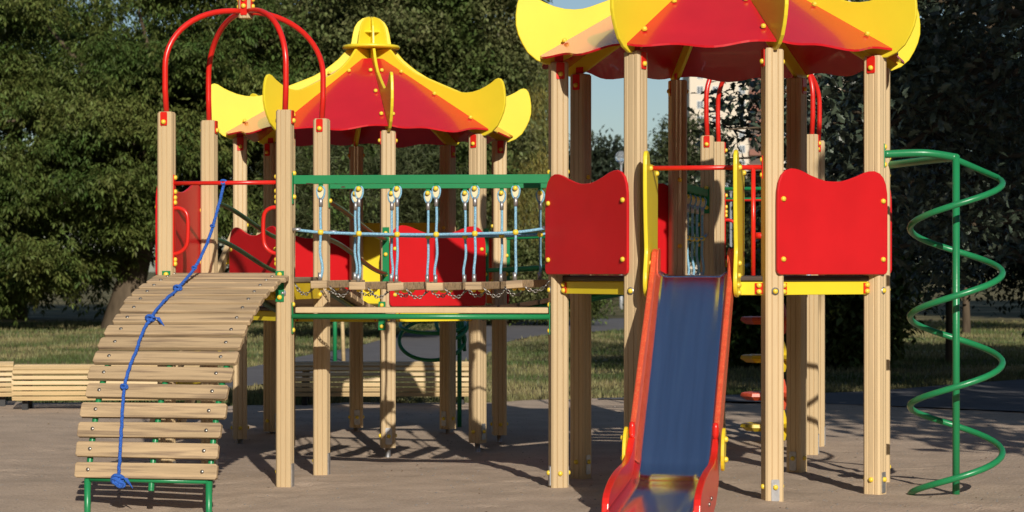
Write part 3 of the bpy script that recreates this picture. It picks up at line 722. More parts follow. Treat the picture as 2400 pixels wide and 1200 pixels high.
for zc, tl, dx in ((0.83, 0.19, 0.0), (0.97, 0.07, 0.01), (1.02, 0.17, 0.2)):
    part('ring', MB().tube([cc+Vector((dx+(0.32 if dx < 0.1 else 0.16)*math.cos(q), 0.27*math.sin(q), zc+tl*math.sin(q))) for q in [k*2*PI/40 for k in range(40)]], 0.019, 9, closed=True), 'green', rc)
part('arm', MB().tube([(0,0,1.24),(0.05,0.05,0.72)], 0.018).tube([(0,0,0.9),(-0.02,0.2,0.9)], 0.014), 'green', rc)

# stepping pads on a pole behind the far small tower
pad = thing('step_pole', 'pole with red and yellow stepping pads behind the slide tower', 'climbing pole', (2.40, 18.95, 0))
part('pole', MB().tube([(0,0,-0.2),(0,0,2.2)], 0.024), 'redtube', pad)
for i, z in enumerate((0.11, 0.385, 0.72, 1.06)):
    m = ('yellowdirt', 'slidewall')[i % 2]
    for sx in (-1, 1):
        o = part('step_pad', MB().lathe([(0.001,-0.035),(0.12,-0.035),(0.175,0.0),(0.165,0.028),(0.14,0.035),(0.001,0.03)], 6, (sx*0.16-0.03, 0, z)), m, pad)
        for p in o.data.polygons: p.use_smooth = False
    part('pad_neck', MB().lathe([(0.04,-0.12),(0.055,-0.06),(0.07,0),(0.05,0.08),(0.032,0.15)], 10, (0,0,z)), m, pad)

# inclined plank ladder on the far left side of the lower tower
lad = thing('inclined_ladder', 'leaning ladder of tan planks with yellow rungs behind the plank ramp', 'ladder', (-2.9, 19.75, 0), ROT)
for y in (-0.32, 0.42):
    part('stringer', MB().beam((-0.42, y, -0.1), (0.52, y, 1.98), 0.045, 0.17, up=(0,1,0)), 'post', lad, bevel=0.006)
for i in range(6):
    k = 0.14+0.135*i; x = -0.42+0.94*k; z = -0.1+2.08*k
    part('rung', MB().box((x-0.05, -0.29, z-0.035), (x+0.05, 0.39, z+0.035)), 'yellowdirt', lad, bevel=0.006)
lsh = part('chute_board', MB().beam((0.62, -0.35, 1.08), (0.3, -0.35, 0.72), 0.03, 0.2, up=(0,1,0)), 'yellowdirt', lad)

# ------------------------------------------------------------------ benches
def bench(label, x, y, rz, Lx, group='slatted benches along the edge of the sand'):
    t = thing('bench', label, 'bench', (x, y, 0), rz, group)
    arc = [(0.17,0.475),(0.10,0.478),(0.03,0.474),(-0.035,0.452),(-0.085,0.41),(-0.118,0.355),(-0.135,0.30),(-0.14,0.245),(-0.128,0.19),(-0.105,0.135)]
    arc = [(0.31,0.455),(0.24,0.469)] + arc
    for i, (yy, zz) in enumerate(arc):
        a = arc[max(i-1,0)]; b = arc[min(i+1,len(arc)-1)]; d = Vector((0, b[0]-a[0], b[1]-a[1])).normalized(); nrm = Vector((0,-d.z,d.y))
        f = lambda p, q, c: (p, yy+d.y*q+nrm.y*c, zz+d.z*q+nrm.z*c)
        o = part('slat', MB().prism([(-Lx/2,-0.0212),(Lx/2,-0.0212),(Lx/2,0.0212),(-Lx/2,0.0212)], f, 0.028), 'slat', t, bevel=0.004)
    for xx in (-Lx/2+0.12, Lx/2-0.12):
        fr = lambda p, q, c: (xx+c, p, q)
        inn = [(0.31,0.43),(0.17,0.45),(0.03,0.448),(-0.06,0.41),(-0.105,0.33),(-0.115,0.245),(-0.09,0.15),(-0.03,0.14),(-0.05,0.25),(-0.04,0.32),(0.0,0.375),(0.1,0.40),(0.31,0.38)]
        part('frame', MB().prism(inn, fr, 0.03), 'dark', t)
        part('leg', MB().box((xx-0.03,-0.02,-0.02), (xx+0.03,0.03,0.3)), 'dark', t)
        part('leg', MB().box((xx-0.03,0.24,-0.02), (xx+0.03,0.29,0.42)), 'dark', t)
    return t
bench('long slatted bench half in shade behind the rear tower', -1.435, 23.6, 0.0, 1.98)
bench('slatted bench behind the plank ramp, its left end showing', -4.36, 22.9, math.radians(2.5), 2.0)
bench('slatted bench cut off at the left edge of the photo', -6.22, 23.45, math.radians(12), 1.4)

# ------------------------------------------------------------------ ground
def inside_sand(x, y):
    edge = 24.05 + 0.35*np.sin(x*0.9+1) + 0.18*np.sin(x*2.7) + 0.1*np.sin(x*6.1) + np.where(x > 0.3, 1.0*np.clip((x-0.3)/1.5, 0, 1), 0)
    return edge - y
rg = np.random.default_rng(3)
def vnoise(x, y, sc, seed):
    r = np.random.default_rng(seed); t = r.random((256, 256)); xs = x*sc; ys = y*sc
    xi = np.floor(xs).astype(int); yi = np.floor(ys).astype(int); fx = xs-xi; fy = ys-yi
    fx = fx*fx*(3-2*fx); fy = fy*fy*(3-2*fy)
    g = lambda i, j: t[i % 256, j % 256]
    return (g(xi,yi)*(1-fx)+g(xi+1,yi)*fx)*(1-fy)+(g(xi,yi+1)*(1-fx)+g(xi+1,yi+1)*fx)*fy
def sand_h(x, y):
    z = -0.085*np.exp(-((x+0.7)/2.6)**2 - ((y-18.2)/2.4)**2) - 0.02*np.exp(-((x-2.0)/2.5)**2-((y-17.5)/2)**2)
    z = z - 0.075*np.exp(-((x+2.3)/0.9)**2 - ((y-13.3)/0.9)**2)
    xr, yr = x*0.8-y*0.6+40, x*0.6+y*0.8+40
    z = z + 0.022*(vnoise(xr, yr, 1.3, 1)-0.5) + 0.010*(vnoise(xr, yr, 3.7, 2)-0.5) + 0.006*(vnoise(yr, xr, 8, 3)-0.5)
    rd = np.random.default_rng(17)
    for _ in range(170):
        fx, fy, ra, fr_ = rd.uniform(-4.2, 4.2), rd.uniform(11.6, 22.5), rd.uniform(0, 3.14), rd.uniform(0.045, 0.075)
        m_ = (np.abs(x-fx) < 0.5) & (np.abs(y-fy) < 0.5)
        if not m_.any(): continue
        u = ((x-fx)*np.cos(ra)+(y-fy)*np.sin(ra))/(fr_*2.2); v = (-(x-fx)*np.sin(ra)+(y-fy)*np.cos(ra))/fr_; q = u*u+v*v
        z = z + np.where(m_, -0.010*np.exp(-q*1.2)+0.004*np.exp(-(np.sqrt(q)-1.6)**2*4), 0)
    s_ = inside_sand(x, y)
    return np.where(s_ < 0.0, z*0 - 0.05*np.clip(-s_, 0, 1), z*np.clip(s_/0.5, 0, 1)) + 0.006
def grid(name, xs, ys, hf, m, kind='structure'):
    X, Y = np.meshgrid(xs, ys); Z = hf(X, Y)
    v = np.stack([X.ravel(), Y.ravel(), Z.ravel()], 1); nx, ny = len(xs), len(ys)
    i = np.arange(nx-1)[None,:] + np.arange(ny-1)[:,None]*nx; i = i.ravel()
    q = np.stack([i, i+1, i+nx+1, i+nx], 1)
    return nmesh(name, v, q, m, smooth=True, kind=kind)
def nmesh(name, v, q, m, smooth=False, parent=None, kind=None):
    me = bpy.data.meshes.new(name); nv = len(v); nf, k = q.shape
    me.vertices.add(nv); me.vertices.foreach_set('co', np.ascontiguousarray(v, dtype=np.float32).ravel())
    me.loops.add(nf*k); me.loops.foreach_set('vertex_index', np.ascontiguousarray(q, dtype=np.int32).ravel())
    me.polygons.add(nf); me.polygons.foreach_set('loop_start', np.arange(nf, dtype=np.int32)*k)
    me.polygons.foreach_set('loop_total', np.full(nf, k, dtype=np.int32))
    me.polygons.foreach_set('use_smooth', np.full(nf, smooth, dtype=bool))
    me.update(calc_edges=True); me.validate()
    me.materials.append(M[m] if isinstance(m, str) else m)
    o = bpy.data.objects.new(name, me); COL.objects.link(o)
    if parent: o.parent = parent
    if kind: o['kind'] = kind
    return o
grid('sand', np.concatenate([np.arange(-14,-4.5,0.25), np.arange(-4.5,5.5,0.05), np.arange(5.5,14,0.25)]), np.concatenate([np.arange(-6,11.4,0.3), np.arange(11.4,25.6,0.05)]), sand_h, 'sand')
def lawn_h(x, y):
    s_ = inside_sand(x, y); ins = (s_ > 0) & (np.abs(x) < 13.5) & (y > -5.5)
    h = 0.004*0 + 0.02*(vnoise(x, y, 0.6, 7)-0.5)*(y > 24)*(y < 200)
    return np.where(ins, -0.25, np.where(y < 200, h, 0))
gx = np.unique(np.concatenate([np.array([-3000,-1000,-400,-150,-80,-50]), np.arange(-35,35.1,0.35), np.array([50,80,150,400,1000,3000])]))
gy = np.unique(np.concatenate([np.array([-1500,-400,-100,-40,-15]), np.arange(-8,23,1.0), np.arange(23,70,0.3), np.array([75,80,90,110,140,200,300,500,1000,3000])]))
grid('lawn', gx, gy, lawn_h, 'soil')
# paths
def ribbon(name, near, far, z, m):
    n = 40; a = smooth_curve([(x, y, 0) for x, y in near], 8); b = smooth_curve([(x, y, 0) for x, y in far], 8)
    def rs(c):
        L_ = [0]
        for p, q in zip(c, c[1:]): L_.append(L_[-1]+(q-p).length)
        out = []
        for k in range(n+1):
            s_ = L_[-1]*k/n; i = max(j for j in range(len(L_)) if L_[j] <= s_+1e-9); i = min(i, len(c)-2)
            out.append(c[i].lerp(c[i+1], (s_-L_[i])/max(1e-9, L_[i+1]-L_[i])))
        return out
    A_, B_ = rs(a), rs(b); v = [(p.x, p.y, z) for p in A_] + [(p.x, p.y, z) for p in B_]
    q = np.array([(i, i+1, n+2+i, n+1+i) for i in range(n)])
    nmesh(name, np.array(v), q, m, kind='structure')
    return [(p.x, p.y) for p in A_] + [(p.x, p.y) for p in B_[::-1]]
g0 = lambda px, py: ((px-1200)/FPX*EYE*FPX/(py-HY), EYE*FPX/(py-HY))
near = [g0(-300,990), g0(300,935), g0(560,912), g0(860,875), g0(1100,840), g0(1190,803), g0(1300,787), g0(1470,775), g0(1900,745)]
far = [g0(-300,955), g0(300,890), g0(560,868), g0(700,838), g0(830,815), g0(960,781), g0(1090,768), g0(1200,757), g0(1460,747), g0(1900,728)]
near = [g0(-500,880), g0(200,878), g0(480,876), g0(700,871), g0(900,866), g0(1050,852), g0(1136,836), g0(1190,803), g0(1290,786), g0(1460,775), g0(1900,757)]
far = [g0(-500,846), g0(200,846), g0(480,848), g0(640,845), g0(740,834), g0(830,815), g0(960,781), g0(1090,768), g0(1200,757), g0(1460,747), g0(1900,735)]
path1 = ribbon('asphalt_path', [g0(520,918), g0(600,905)]+near[4:], [g0(520,872), g0(590,862), g0(700,838)]+far[5:], 0.016, 'asphalt')
path2 = ribbon('paved_path', [(1.0,24.55),(2.6,24.1),(4.2,23.3),(6.2,21.8),(9.5,20.0)], [(1.0,24.75),(2.9,25.5),(4.4,26.2),(7.0,29.0),(12,33)], 0.02, 'asphalt')
kb = []
def inpoly(x, y, poly):
    r = np.zeros(x.shape, bool); n = len(poly); j = n-1
    for i in range(n):
        xi, yi = poly[i]; xj, yj = poly[j]
        c = ((yi > y) != (yj > y)) & (x < (xj-xi)*(y-yi)/(yj-yi+1e-12)+xi)
        r ^= c; j = i
    return r
# grass blades over the visible lawn
def grass():
    n = 190000
    y = 23.4 + (62-23.4)*rg.random(n)**1.9; half = y*0.27+1.0; x = (rg.random(n)*2-1)*half
    s_ = inside_sand(x, y)
    keep = (s_ < 0.05 - 0.25*rg.random(n)) & ~inpoly(x, y, path1) & ~inpoly(x, y, path2)
    dens = vnoise(x, y, 0.9, 11)*0.6 + vnoise(x, y, 2.7, 12)*0.4
    keep &= rg.random(n) < (0.35 + 1.1*dens)
    x, y, dens = x[keep], y[keep], dens[keep]; n = len(x)
    h = (0.025+0.05*rg.random(n))*(0.5+dens)*(1+(y-24)/70); wd = 0.006+0.006*rg.random(n)+(y-24)*0.0004
    a = rg.random(n)*2*np.pi; lx = np.cos(a)*h*0.5*rg.random(n); ly = np.sin(a)*h*0.5*rg.random(n)
    b = rg.random(n)*np.pi; dx = np.cos(b)*wd; dy = np.sin(b)*wd*0.5
    z0 = np.full(n, -0.01)
    v = np.stack([np.stack([x-dx, y-dy, z0], 1), np.stack([x+dx, y+dy, z0], 1), np.stack([x+lx, y+ly, h], 1)], 1).reshape(-1, 3)
    q = np.arange(3*n).reshape(n, 3)
    o = nmesh('grass', v, q, 'grass'); tag(o, 'patchy half dry grass of the park lawn beyond the sand', 'grass', kind='stuff')
grass()
def pebbles():
    n = 5000; y = 11.5+12*rg.random(n); x = (rg.random(n)*2-1)*(y*0.26); z = sand_h(x, y)
    r = 0.003+0.009*rg.random(n)**4
    b = np.array([(1,0,0),(0,1,0),(-1,0,0),(0,-1,0),(0,0,0.7)])
    v = (np.stack([x, y, z], 1)[:,None,:] + b[None]*r[:,None,None]).reshape(-1, 3)
    q = np.array([(0,1,4),(1,2,4),(2,3,4),(3,0,4)]); q = (np.arange(n)[:,None,None]*5+q[None]).reshape(-1, 3)
    o = nmesh('pebbles', v, q, 'kerb'); tag(o, 'tiny pebbles and crumbs scattered on the sand', 'pebbles', kind='stuff')
pebbles()
def litter():
    n = 260; y = 11.6+12*rg.random(n); x = (rg.random(n)*2-1)*(y*0.26); z = sand_h(x, y)+0.004
    L_ = 0.006+0.014*rg.random(n)**2; a = rg.random(n)*6.28; dx, dy = np.cos(a)*L_, np.sin(a)*L_
    up = 0.002+0.006*rg.random(n)
    v = np.stack([np.stack([x-dx, y-dy, z], 1), np.stack([x-dy*0.4, y+dx*0.4, z+up], 1), np.stack([x+dx, y+dy, z+up*0.5], 1), np.stack([x+dy*0.4, y-dx*0.4, z], 1)], 1).reshape(-1, 3)
    o = nmesh('dry_leaves', v, np.arange(4*n).reshape(n, 4), 'litter'); tag(o, 'dry leaf scraps and twig bits lying on the sand', 'leaf litter', kind='stuff')
M['litter'] = mat('dry_leaf', (0.15, 0.10, 0.05), 0.9, islands=0.6)
litter()

# ------------------------------------------------------------------ trees
def leaflets(kind, r):
    """one leaf spray as quads: returns (k,4,3)"""
    out = []
    def leaf(p, d, l, wd, up=(0,0,1), fold=0.15):
        p = np.array(p, float); d = np.array(d, float); d /= np.linalg.norm(d)
        s_ = np.cross(d, up); s_ /= (np.linalg.norm(s_)+1e-9); u = np.cross(s_, d)
        m_ = p + d*l*0.45
        out.append([p, m_ + s_*wd/2 + u*wd*fold, p + d*l, m_ - s_*wd/2 + u*wd*fold])
    if kind == 'ash':      # drooping compound leaf, several leaflets each side of a stalk
        for b in range(4):
            ang = r.random()*6.28; el = -0.25-0.9*r.random()
            D = np.array([math.cos(ang)*math.cos(el), math.sin(ang)*math.cos(el), math.sin(el)])
            L_ = 0.17+0.1*r.random(); s_ = np.cross(D, (0,0,1)); s_ /= np.linalg.norm(s_)
            o = r.normal(0, 0.06, 3)
            for k in range(2):
                for sg in (-1, 1):
                    leaf(o + D*L_*(0.35+0.4*k), D*0.7+s_*sg*0.8+np.array([0,0,-0.35]), 0.10+0.04*r.random(), 0.042)
            leaf(o + D*L_*0.85, D+np.array([0,0,-0.4]), 0.13, 0.05)
    elif kind == 'maple':
        for b in range(13):
            o = r.normal(0, 0.13, 3); ang = r.random()*6.28
            leaf(o, (math.cos(ang), math.sin(ang), -0.6-0.6*r.random()), 0.10+0.06*r.random(), 0.075, fold=0.1)
    elif kind == 'narrow':
        for b in range(12):
            ang = r.random()*6.28; leaf(r.normal(0,0.05,3)+np.array([0,0,0.02*b]), (math.cos(ang), math.sin(ang), 0.4*r.normal()+0.1), 0.15+0.07*r.random(), 0.024, fold=0.1)
    elif kind == 'willow':
        zz = 0; x = y = 0
        for b in range(22):
            ang = r.random()*6.28; x += r.normal(0,0.012); y += r.normal(0,0.012)
            leaf((x, y, -0.055*b), (math.cos(ang)*0.6, math.sin(ang)*0.6, -0.8), 0.12+0.05*r.random(), 0.022, fold=0.1)
    elif kind == 'far':
        for b in range(10):
            o = r.normal(0, 0.22, 3); leaf(o, r.normal(0,1,3)+np.array([0,0,-0.3]), 0.26, 0.16, fold=0.15)
    elif kind == 'small':
        for b in range(12):
            o = r.normal(0, 0.09, 3); leaf(o, r.normal(0,1,3)+np.array([0,0,-0.5]), 0.09, 0.045, fold=0.15)
    return np.array(out)
def oakleaf(r):
    """lobed leaf polygon of 14 corners"""
    half = [(0,0.004),(0.18,0.05),(0.3,0.16),(0.36,0.10),(0.52,0.26),(0.6,0.16),(0.78,0.24),(0.84,0.14)]
    return np.array([(a, b) for a, b in half] + [(1.0, 0.0)] + [(a, -b) for a, b in half[::-1]])
def rand_rot(r, n, tilt=0.5):
    a = r.random(n)*2*np.pi; t = r.normal(0, tilt, n); u = r.normal(0, tilt, n)
    ca, sa = np.cos(a), np.sin(a); z = np.zeros(n); o = np.ones(n)
    Rz = np.stack([ca,-sa,z,sa,ca,z,z,z,o],1).reshape(n,3,3)
    ct, st = np.cos(t), np.sin(t); Rx = np.stack([o,z,z,z,ct,-st,z,st,ct],1).reshape(n,3,3)
    cu, su = np.cos(u), np.sin(u); Ry = np.stack([cu,z,su,z,o,z,-su,z,cu],1).reshape(n,3,3)
    return Rx @ Ry @ Rz
def crown_points(r, ells, nclump, per, sig, front=0.5, cull=None, hollow=0.45):
    pts = []
    vol = np.array([e[1][0]*e[1][1]+e[1][0]*e[1][2] for e in ells]); vol = vol/vol.sum()
    for (c, rad), vf in zip(ells, vol):
        m = int(nclump*vf*2.2)
        d = r.normal(0,1,(m,3)); d /= np.linalg.norm(d,axis=1)[:,None]
        keep = (d[:,1] < 0.25) | (r.random(m) > front); d = d[keep]
        rr = hollow+(1-hollow)*r.random(len(d))**0.6
        p = np.array(c) + d*rr[:,None]*np.array(rad)
        pts.append(p[:int(nclump*vf)])
    cl = np.concatenate(pts)
    p = np.repeat(cl, per, 0) + r.normal(0,1,(len(cl)*per,3))*np.array(sig)
    # flatten each clump into layered shelves
    p = p[p[:,2] > 0.25]
    if cull is not None: p = p[cull(p)]
    return p
def foliage(name, kind, pts, r, m, parent, scale=(0.8,1.3), tilt=0.3):
    tmp = [leaflets(kind, r) for _ in range(10)]
    vs = []
    idx = r.integers(0, 10, len(pts)); sc = scale[0]+(scale[1]-scale[0])*r.random(len(pts)); R_ = rand_rot(r, len(pts), tilt)
    for k in range(10):
        s_ = idx == k
        if not s_.any(): continue
        t = tmp[k].reshape(-1,3)
        v = np.einsum('nij,kj->nki', R_[s_], t)*sc[s_][:,None,None] + pts[s_][:,None,:]
        vs.append(v.reshape(-1,3))
    v = np.concatenate(vs); q = np.arange(len(v)).reshape(-1,4)
    return nmesh(name, v, q, m, parent=parent)
def limbs(parent, base, top, r0, r1, branches, r, bend=0.0):
    mb = MB(); b = Vector(base); t = Vector(top)
    side = Vector((bend, 0, 0)); pts = [b - Vector((0,0,0.3)), b] + [b.lerp(t, k/5)+side*math.sin(PI*k/5) for k in range(1,6)]
    rs = [r0*1.25, r0*1.12] + [r0+(r1-r0)*k/5 for k in range(1,6)]
    mb.tube(pts, rs, 12)
    for e, k0, rad in branches:
        o = b.lerp(t, k0)+side*math.sin(PI*k0); e = Vector(e); mid = o.lerp(e, 0.5)+Vector((r.normal(0,0.2), r.normal(0,0.2), 0.3))
        mb.tube(smooth_curve([o, mid, e], 4), [rad*(1-0.09*i) for i in range(9)], 7)
    return part('trunk', mb, 'bark', parent)
def tree(name, label, base, top, r0, ells, kind, m, nclump, per, sig, seed, cat='tree', group=None, scale=(0.8,1.3), front=0.6, branches=True, bend=0, cull=None, hollow=0.45, tilt=0.3):
    r = np.random.default_rng(seed); b = Vector(base)
    t = thing(name, label, cat, base, 0, group)
    el = [(np.array(c)-np.array(base), rad) for c, rad in ells]
    br = []
    if branches:
        for c, rad in el:
            for _ in range(4):
                d = r.normal(0,1,3); d /= np.linalg.norm(d); br.append((tuple(c+d*np.array(rad)*0.5), 0.35+0.6*r.random(), r0*0.28))
    limbs(t, (0,0,0), Vector(top)-b, r0, r0*0.35, br, r, bend)
    p = crown_points(r, el, nclump, per, sig, front, cull, hollow)
    foliage('crown', kind, p, r, m, t, scale, tilt)
    return t

tree('broadleaf_tree', 'big dark tree on the left with a leaning trunk beside the plank ramp', (-9.9,53.5,0), (-8.6,54,6.5), 0.42,
     [((-11.2,52.3,4.2),(3.6,2.6,3.3)), ((-8.2,52.5,5.2),(3.0,2.4,3.0)), ((-10.5,54.5,7.5),(5,4,3.5)), ((-13,53.5,3.4),(2.2,2,2.6))],
     'ash', 'leafA', 105, 120, (0.50,0.45,0.20), 21, bend=0.1, scale=(0.9,1.5), hollow=0.3)
tree('broadleaf_tree', 'tall tree with pale seed clusters behind the rear tower roof', (-3.4,57,0), (-3.4,57,8), 0.38,
     [((-5.6,55.2,5.4),(2.8,2.4,3.1)), ((-3.0,55.6,5.8),(3.0,2.4,3.3)), ((-1.7,56.3,5.2),(1.7,2.0,3.6)), ((-0.6,56.3,7.6),(1.4,1.5,1.5)), ((-3.5,57,8.5),(4.5,3.5,3))],
     'maple', 'leafB', 105, 110, (0.45,0.42,0.24), 22, scale=(0.9,1.4), hollow=0.3)
tree('broadleaf_tree', 'dense tree of the back row left of the red arches', (-15.5,66,0), (-15.5,66,8), 0.4, [((-15,66,6.5),(6,4,6))], 'ash', 'leafA', 420, 11, (0.5,0.5,0.3), 23, scale=(1.3,2.0))
tree('broadleaf_tree', 'dense tree of the back row between the two roofs', (-6,68,0), (-6,68,9), 0.4, [((-6.5,68,6.5),(5.5,4,6.2)), ((-2.6,69,5.5),(2.7,3,5.5))], 'maple', 'leafA', 560, 11, (0.5,0.5,0.3), 24, scale=(1.3,2.0))
tree('shrub', 'tall olive green shrub with narrow leaves behind the rear tower', (-3.5,47,0), (-3.5,47,2.2), 0.06,
     [((-4.2,46.6,2.4),(1.3,1.1,2.0)), ((-2.4,46.4,2.7),(1.5,1.1,1.9)), ((-3.4,47,1.4),(2.4,1.2,1.4))], 'narrow', 'olive', 330, 14, (0.26,0.26,0.26), 25, cat='shrub', tilt=0.6)
tree('shrub', 'low bushy shrub at the foot of the weeping willow', (-0.1,58,0), (-0.1,58,1.2), 0.05,
     [((-0.6,57.6,1.2),(1.4,1.0,1.4)), ((1.2,58,1.2),(1.5,1.0,1.3))], 'small', 'leafB', 240, 12, (0.25,0.25,0.2), 26, cat='shrub', scale=(1,1.5))
# weeping willow: hanging strands
def willow():
    r = np.random.default_rng(31); base = (-0.15, 62, 0)
    t = thing('weeping_willow', 'weeping willow with long hanging yellow green strands between the two roofs', 'tree', base)
    limbs(t, (0,0,0), (0,0,8.5), 0.3, 0.12, [((math.cos(a)*1.6, math.sin(a)*1.6, 9.0), 0.8, 0.08) for a in np.arange(0,6.2,0.7)], r)
    n = 760; a = r.random(n)*6.283; rr = 1.5*np.sqrt(r.random(n)); x0 = np.cos(a)*rr*0.95; y0 = np.sin(a)*rr
    p = []
    for i in range(n):
        z1 = 9.4 - rr[i]**2*0.5 + r.normal(0,0.3); z0 = 0.9 + 4.2*r.random()**1.5
        z = z1
        x, y = x0[i], y0[i]
        while z > z0:
            x += r.normal(0,0.03); p.append((x, y, z)); z -= 1.0
    foliage('crown', 'willow', np.array(p), r, 'willow', t, (0.9,1.2), 0.06)
willow()
far_r = [('round_tree', 'dark rounded tree against the sky left of the slide tower\'s front posts', (4.55,110,0), 8.1, [((4.5,110,4.6),(2.3,2,3.5)), ((3.3,110,3),(2,1.6,2.6))], 'fardark', 41),
         ('leafy_tree', 'pale green leafy tree against the sky behind the slide', (10.2,128,0), 10, [((10.6,128,6.6),(2.6,2.2,4.0)), ((8.6,128,4),(2.4,2,3.6))], 'fartree', 42),
         ('leafy_tree', 'bushy tree below the pale apartment block', (15.5,135,0), 7, [((15.4,135,3.6),(3.4,2.4,3.8))], 'fartree', 43),
         ('leafy_tree', 'small tree low behind the globe street lamp', (6.8,120,0), 6, [((6.8,120,3.4),(2.0,1.8,3.0))], 'fartree', 44)]
for nm, lb, b, ht, el, m, sd in far_r:
    tree(nm, lb, b, (b[0], b[1], ht*0.8), 0.22, el, 'far', m, 300, 12, (0.35,0.35,0.28), sd, scale=(0.8,1.3))

# oaks on the right: real lobed leaves
def oak(label, base, top, ells, nclump, per, sig, seed, size, r0=0.3, limbends=()):
    r = np.random.default_rng(seed); t = thing('oak_tree', label, 'tree', base)
    el = [(np.array(c)-np.array(base), rad) for c, rad in ells]
    br = [(tuple(c+np.array([r.normal()*rad[0]*0.5, r.normal()*rad[1]*0.5, r.normal()*rad[2]*0.5])), 0.3+0.6*r.random(), r0*0.25) for c, rad in el for _ in range(5)]
    br += [(tuple(np.array(e)-np.array(base)), k, 0.03) for e, k in limbends]
    limbs(t, (0,0,0), Vector(top)-Vector(base), r0, r0*0.4, br, r)
    p = crown_points(r, el, nclump, per, sig, 0.75, None, 0.3)
    n = len(p); ol = oakleaf(r); k = len(ol)
    lv = np.stack([ol[:,0], ol[:,1], -0.25*ol[:,0]**2 + 0.35*np.abs(ol[:,1])], 1)
    R_ = rand_rot(r, n, 0.75); sc = size*(0.65+0.7*r.random(n))
    v = np.einsum('nij,kj->nki', R_, lv)*sc[:,None,None] + p[:,None,:]
    nmesh('crown', v.reshape(-1,3), np.arange(n*k).reshape(n, k), 'oak', parent=t)
    return t
oak('big dark oak whose lobed leaves fill the upper right of the photo', (8.7,25.5,0), (7.4,25.2,6), 
    [((3.85,22.6,3.1),(1.0,1.3,1.5)), ((4.7,22.8,2.9),(1.3,1.3,1.6)), ((5.6,23.0,4.6),(2.0,1.8,2.4)), ((4.2,23.4,5.0),(1.4,1.5,1.7)), ((6.5,25,7),(3.6,3.2,3.2)), ((5.0,25.0,3.6),(2.2,1.5,2.4))],
    560, 42, (0.26,0.26,0.17), 51, 0.13, limbends=(((2.3,22.5,3.0),0.45),((2.2,22.8,4.0),0.55)))
oak('loose oak branch tips hanging in front of the apartment block', (7.7,29.5,0), (6.6,29.3,5),
    [((2.75,27.5,3.45),(0.45,0.5,0.35)), ((2.75,27.6,2.75),(0.3,0.4,0.3)), ((3.2,27.6,3.9),(0.35,0.5,0.35)), ((3.1,27.6,2.0),(0.35,0.4,0.55)), ((4.2,28,2.7),(0.65,0.6,1.4)), ((5.2,29,4.6),(1.5,1.3,1.9)), ((6.2,29.3,3.2),(1.5,1.2,2.2))],
    210, 30, (0.2,0.2,0.13), 52, 0.15, r0=0.16, limbends=(((2.7,27.5,3.35),0.6),((2.75,27.6,2.8),0.5),((3.1,27.6,3.9),0.7)))
tree('young_tree', 'young tree with a thin dark trunk on the lawn right of the spiral pole', (7.15,34.7,0), (7.1,34.7,3.5), 0.065,
     [((7.0,34.5,3.2),(1.9,1.3,2.0)), ((8.4,35,2.9),(1.5,1.2,1.8)), ((5.6,34.8,2.8),(1.4,1.0,1.6))], 'small', 'fardark', 380, 12, (0.3,0.3,0.22), 61, scale=(1,1.5))
tree('young_tree', 'thin trunked tree farther back on the right lawn', (10.7,50,0), (10.6,50,5), 0.09,
     [((10.5,50,4.6),(3.2,2,3.0)), ((13.5,50.5,4),(2.4,2,2.6))], 'small', 'fartree', 380, 12, (0.4,0.4,0.3), 62, scale=(1.4,2))
tree('shrub', 'dark leafy bush between the two right posts of the slide tower', (5.0,33.2,0), (5.0,33.2,1.2), 0.04, [((4.95,33,0.85),(0.75,0.6,1.0)), ((5.5,33.2,1.2),(0.5,0.5,1.1))], 'maple', 'leafA', 130, 12, (0.2,0.2,0.18), 63, cat='shrub')
tree('shrub', 'dark leafy bush seen beside the slide under the steps', (3.7,33.5,0), (3.7,33.5,1.1), 0.04, [((3.75,33.4,0.8),(0.55,0.6,0.75))], 'maple', 'leafA', 90, 12, (0.18,0.18,0.16), 64, cat='shrub')
# trees standing outside the picture whose shade falls on the right of the park
tree('shade_tree', 'unseen leafy tree added round the playground outside the photo', (8.4,9.0,0), (8.4,9,7), 0.3, [((7.9,9.5,6.4),(2.9,3.2,3.3)), ((9.5,9,9),(4,3.5,3.5)), ((6.9,11.2,4.9),(1.5,2.2,1.9))], 'far', 'fartree', 55, 12, (0.35,0.35,0.25), 71, front=0.0, scale=(1,1.6), group='park trees outside the photo')
tree('shade_tree', 'unseen leafy tree added round the playground outside the photo', (13.5,12,0), (13.5,12,8), 0.3, [((13,12.5,7),(3.4,3.4,4.2)), ((12.6,12.5,11),(3.5,3.2,3.0))], 'far', 'fartree', 360, 12, (0.4,0.4,0.3), 72, front=0.0, scale=(1,1.6), group='park trees outside the photo')

for i, (x, y, hh) in enumerate(((-14,4,11),(-15,16,12),(-12,-10,12),(-7,-24,11),(2,-27,10.5),(11,-24,11),(17,-9,12),(16,3,12),(-17,27,12),(-22,58,14),(-30,68,15),(21,62,14),(29,74,15))):  # unseen trees added to block low sky light; the far ones fill the horizon
    tree('shade_tree', 'unseen leafy tree added round the playground outside the photo', (x,y,0), (x,y,hh*0.6), 0.28, [((x,y,hh*0.55),(4.2,4.0,hh*0.45))], 'far', 'fartree', 130, 16, (0.8,0.8,0.5), 80+i, group='park trees outside the photo', front=0.0, scale=(2.2,3.4))

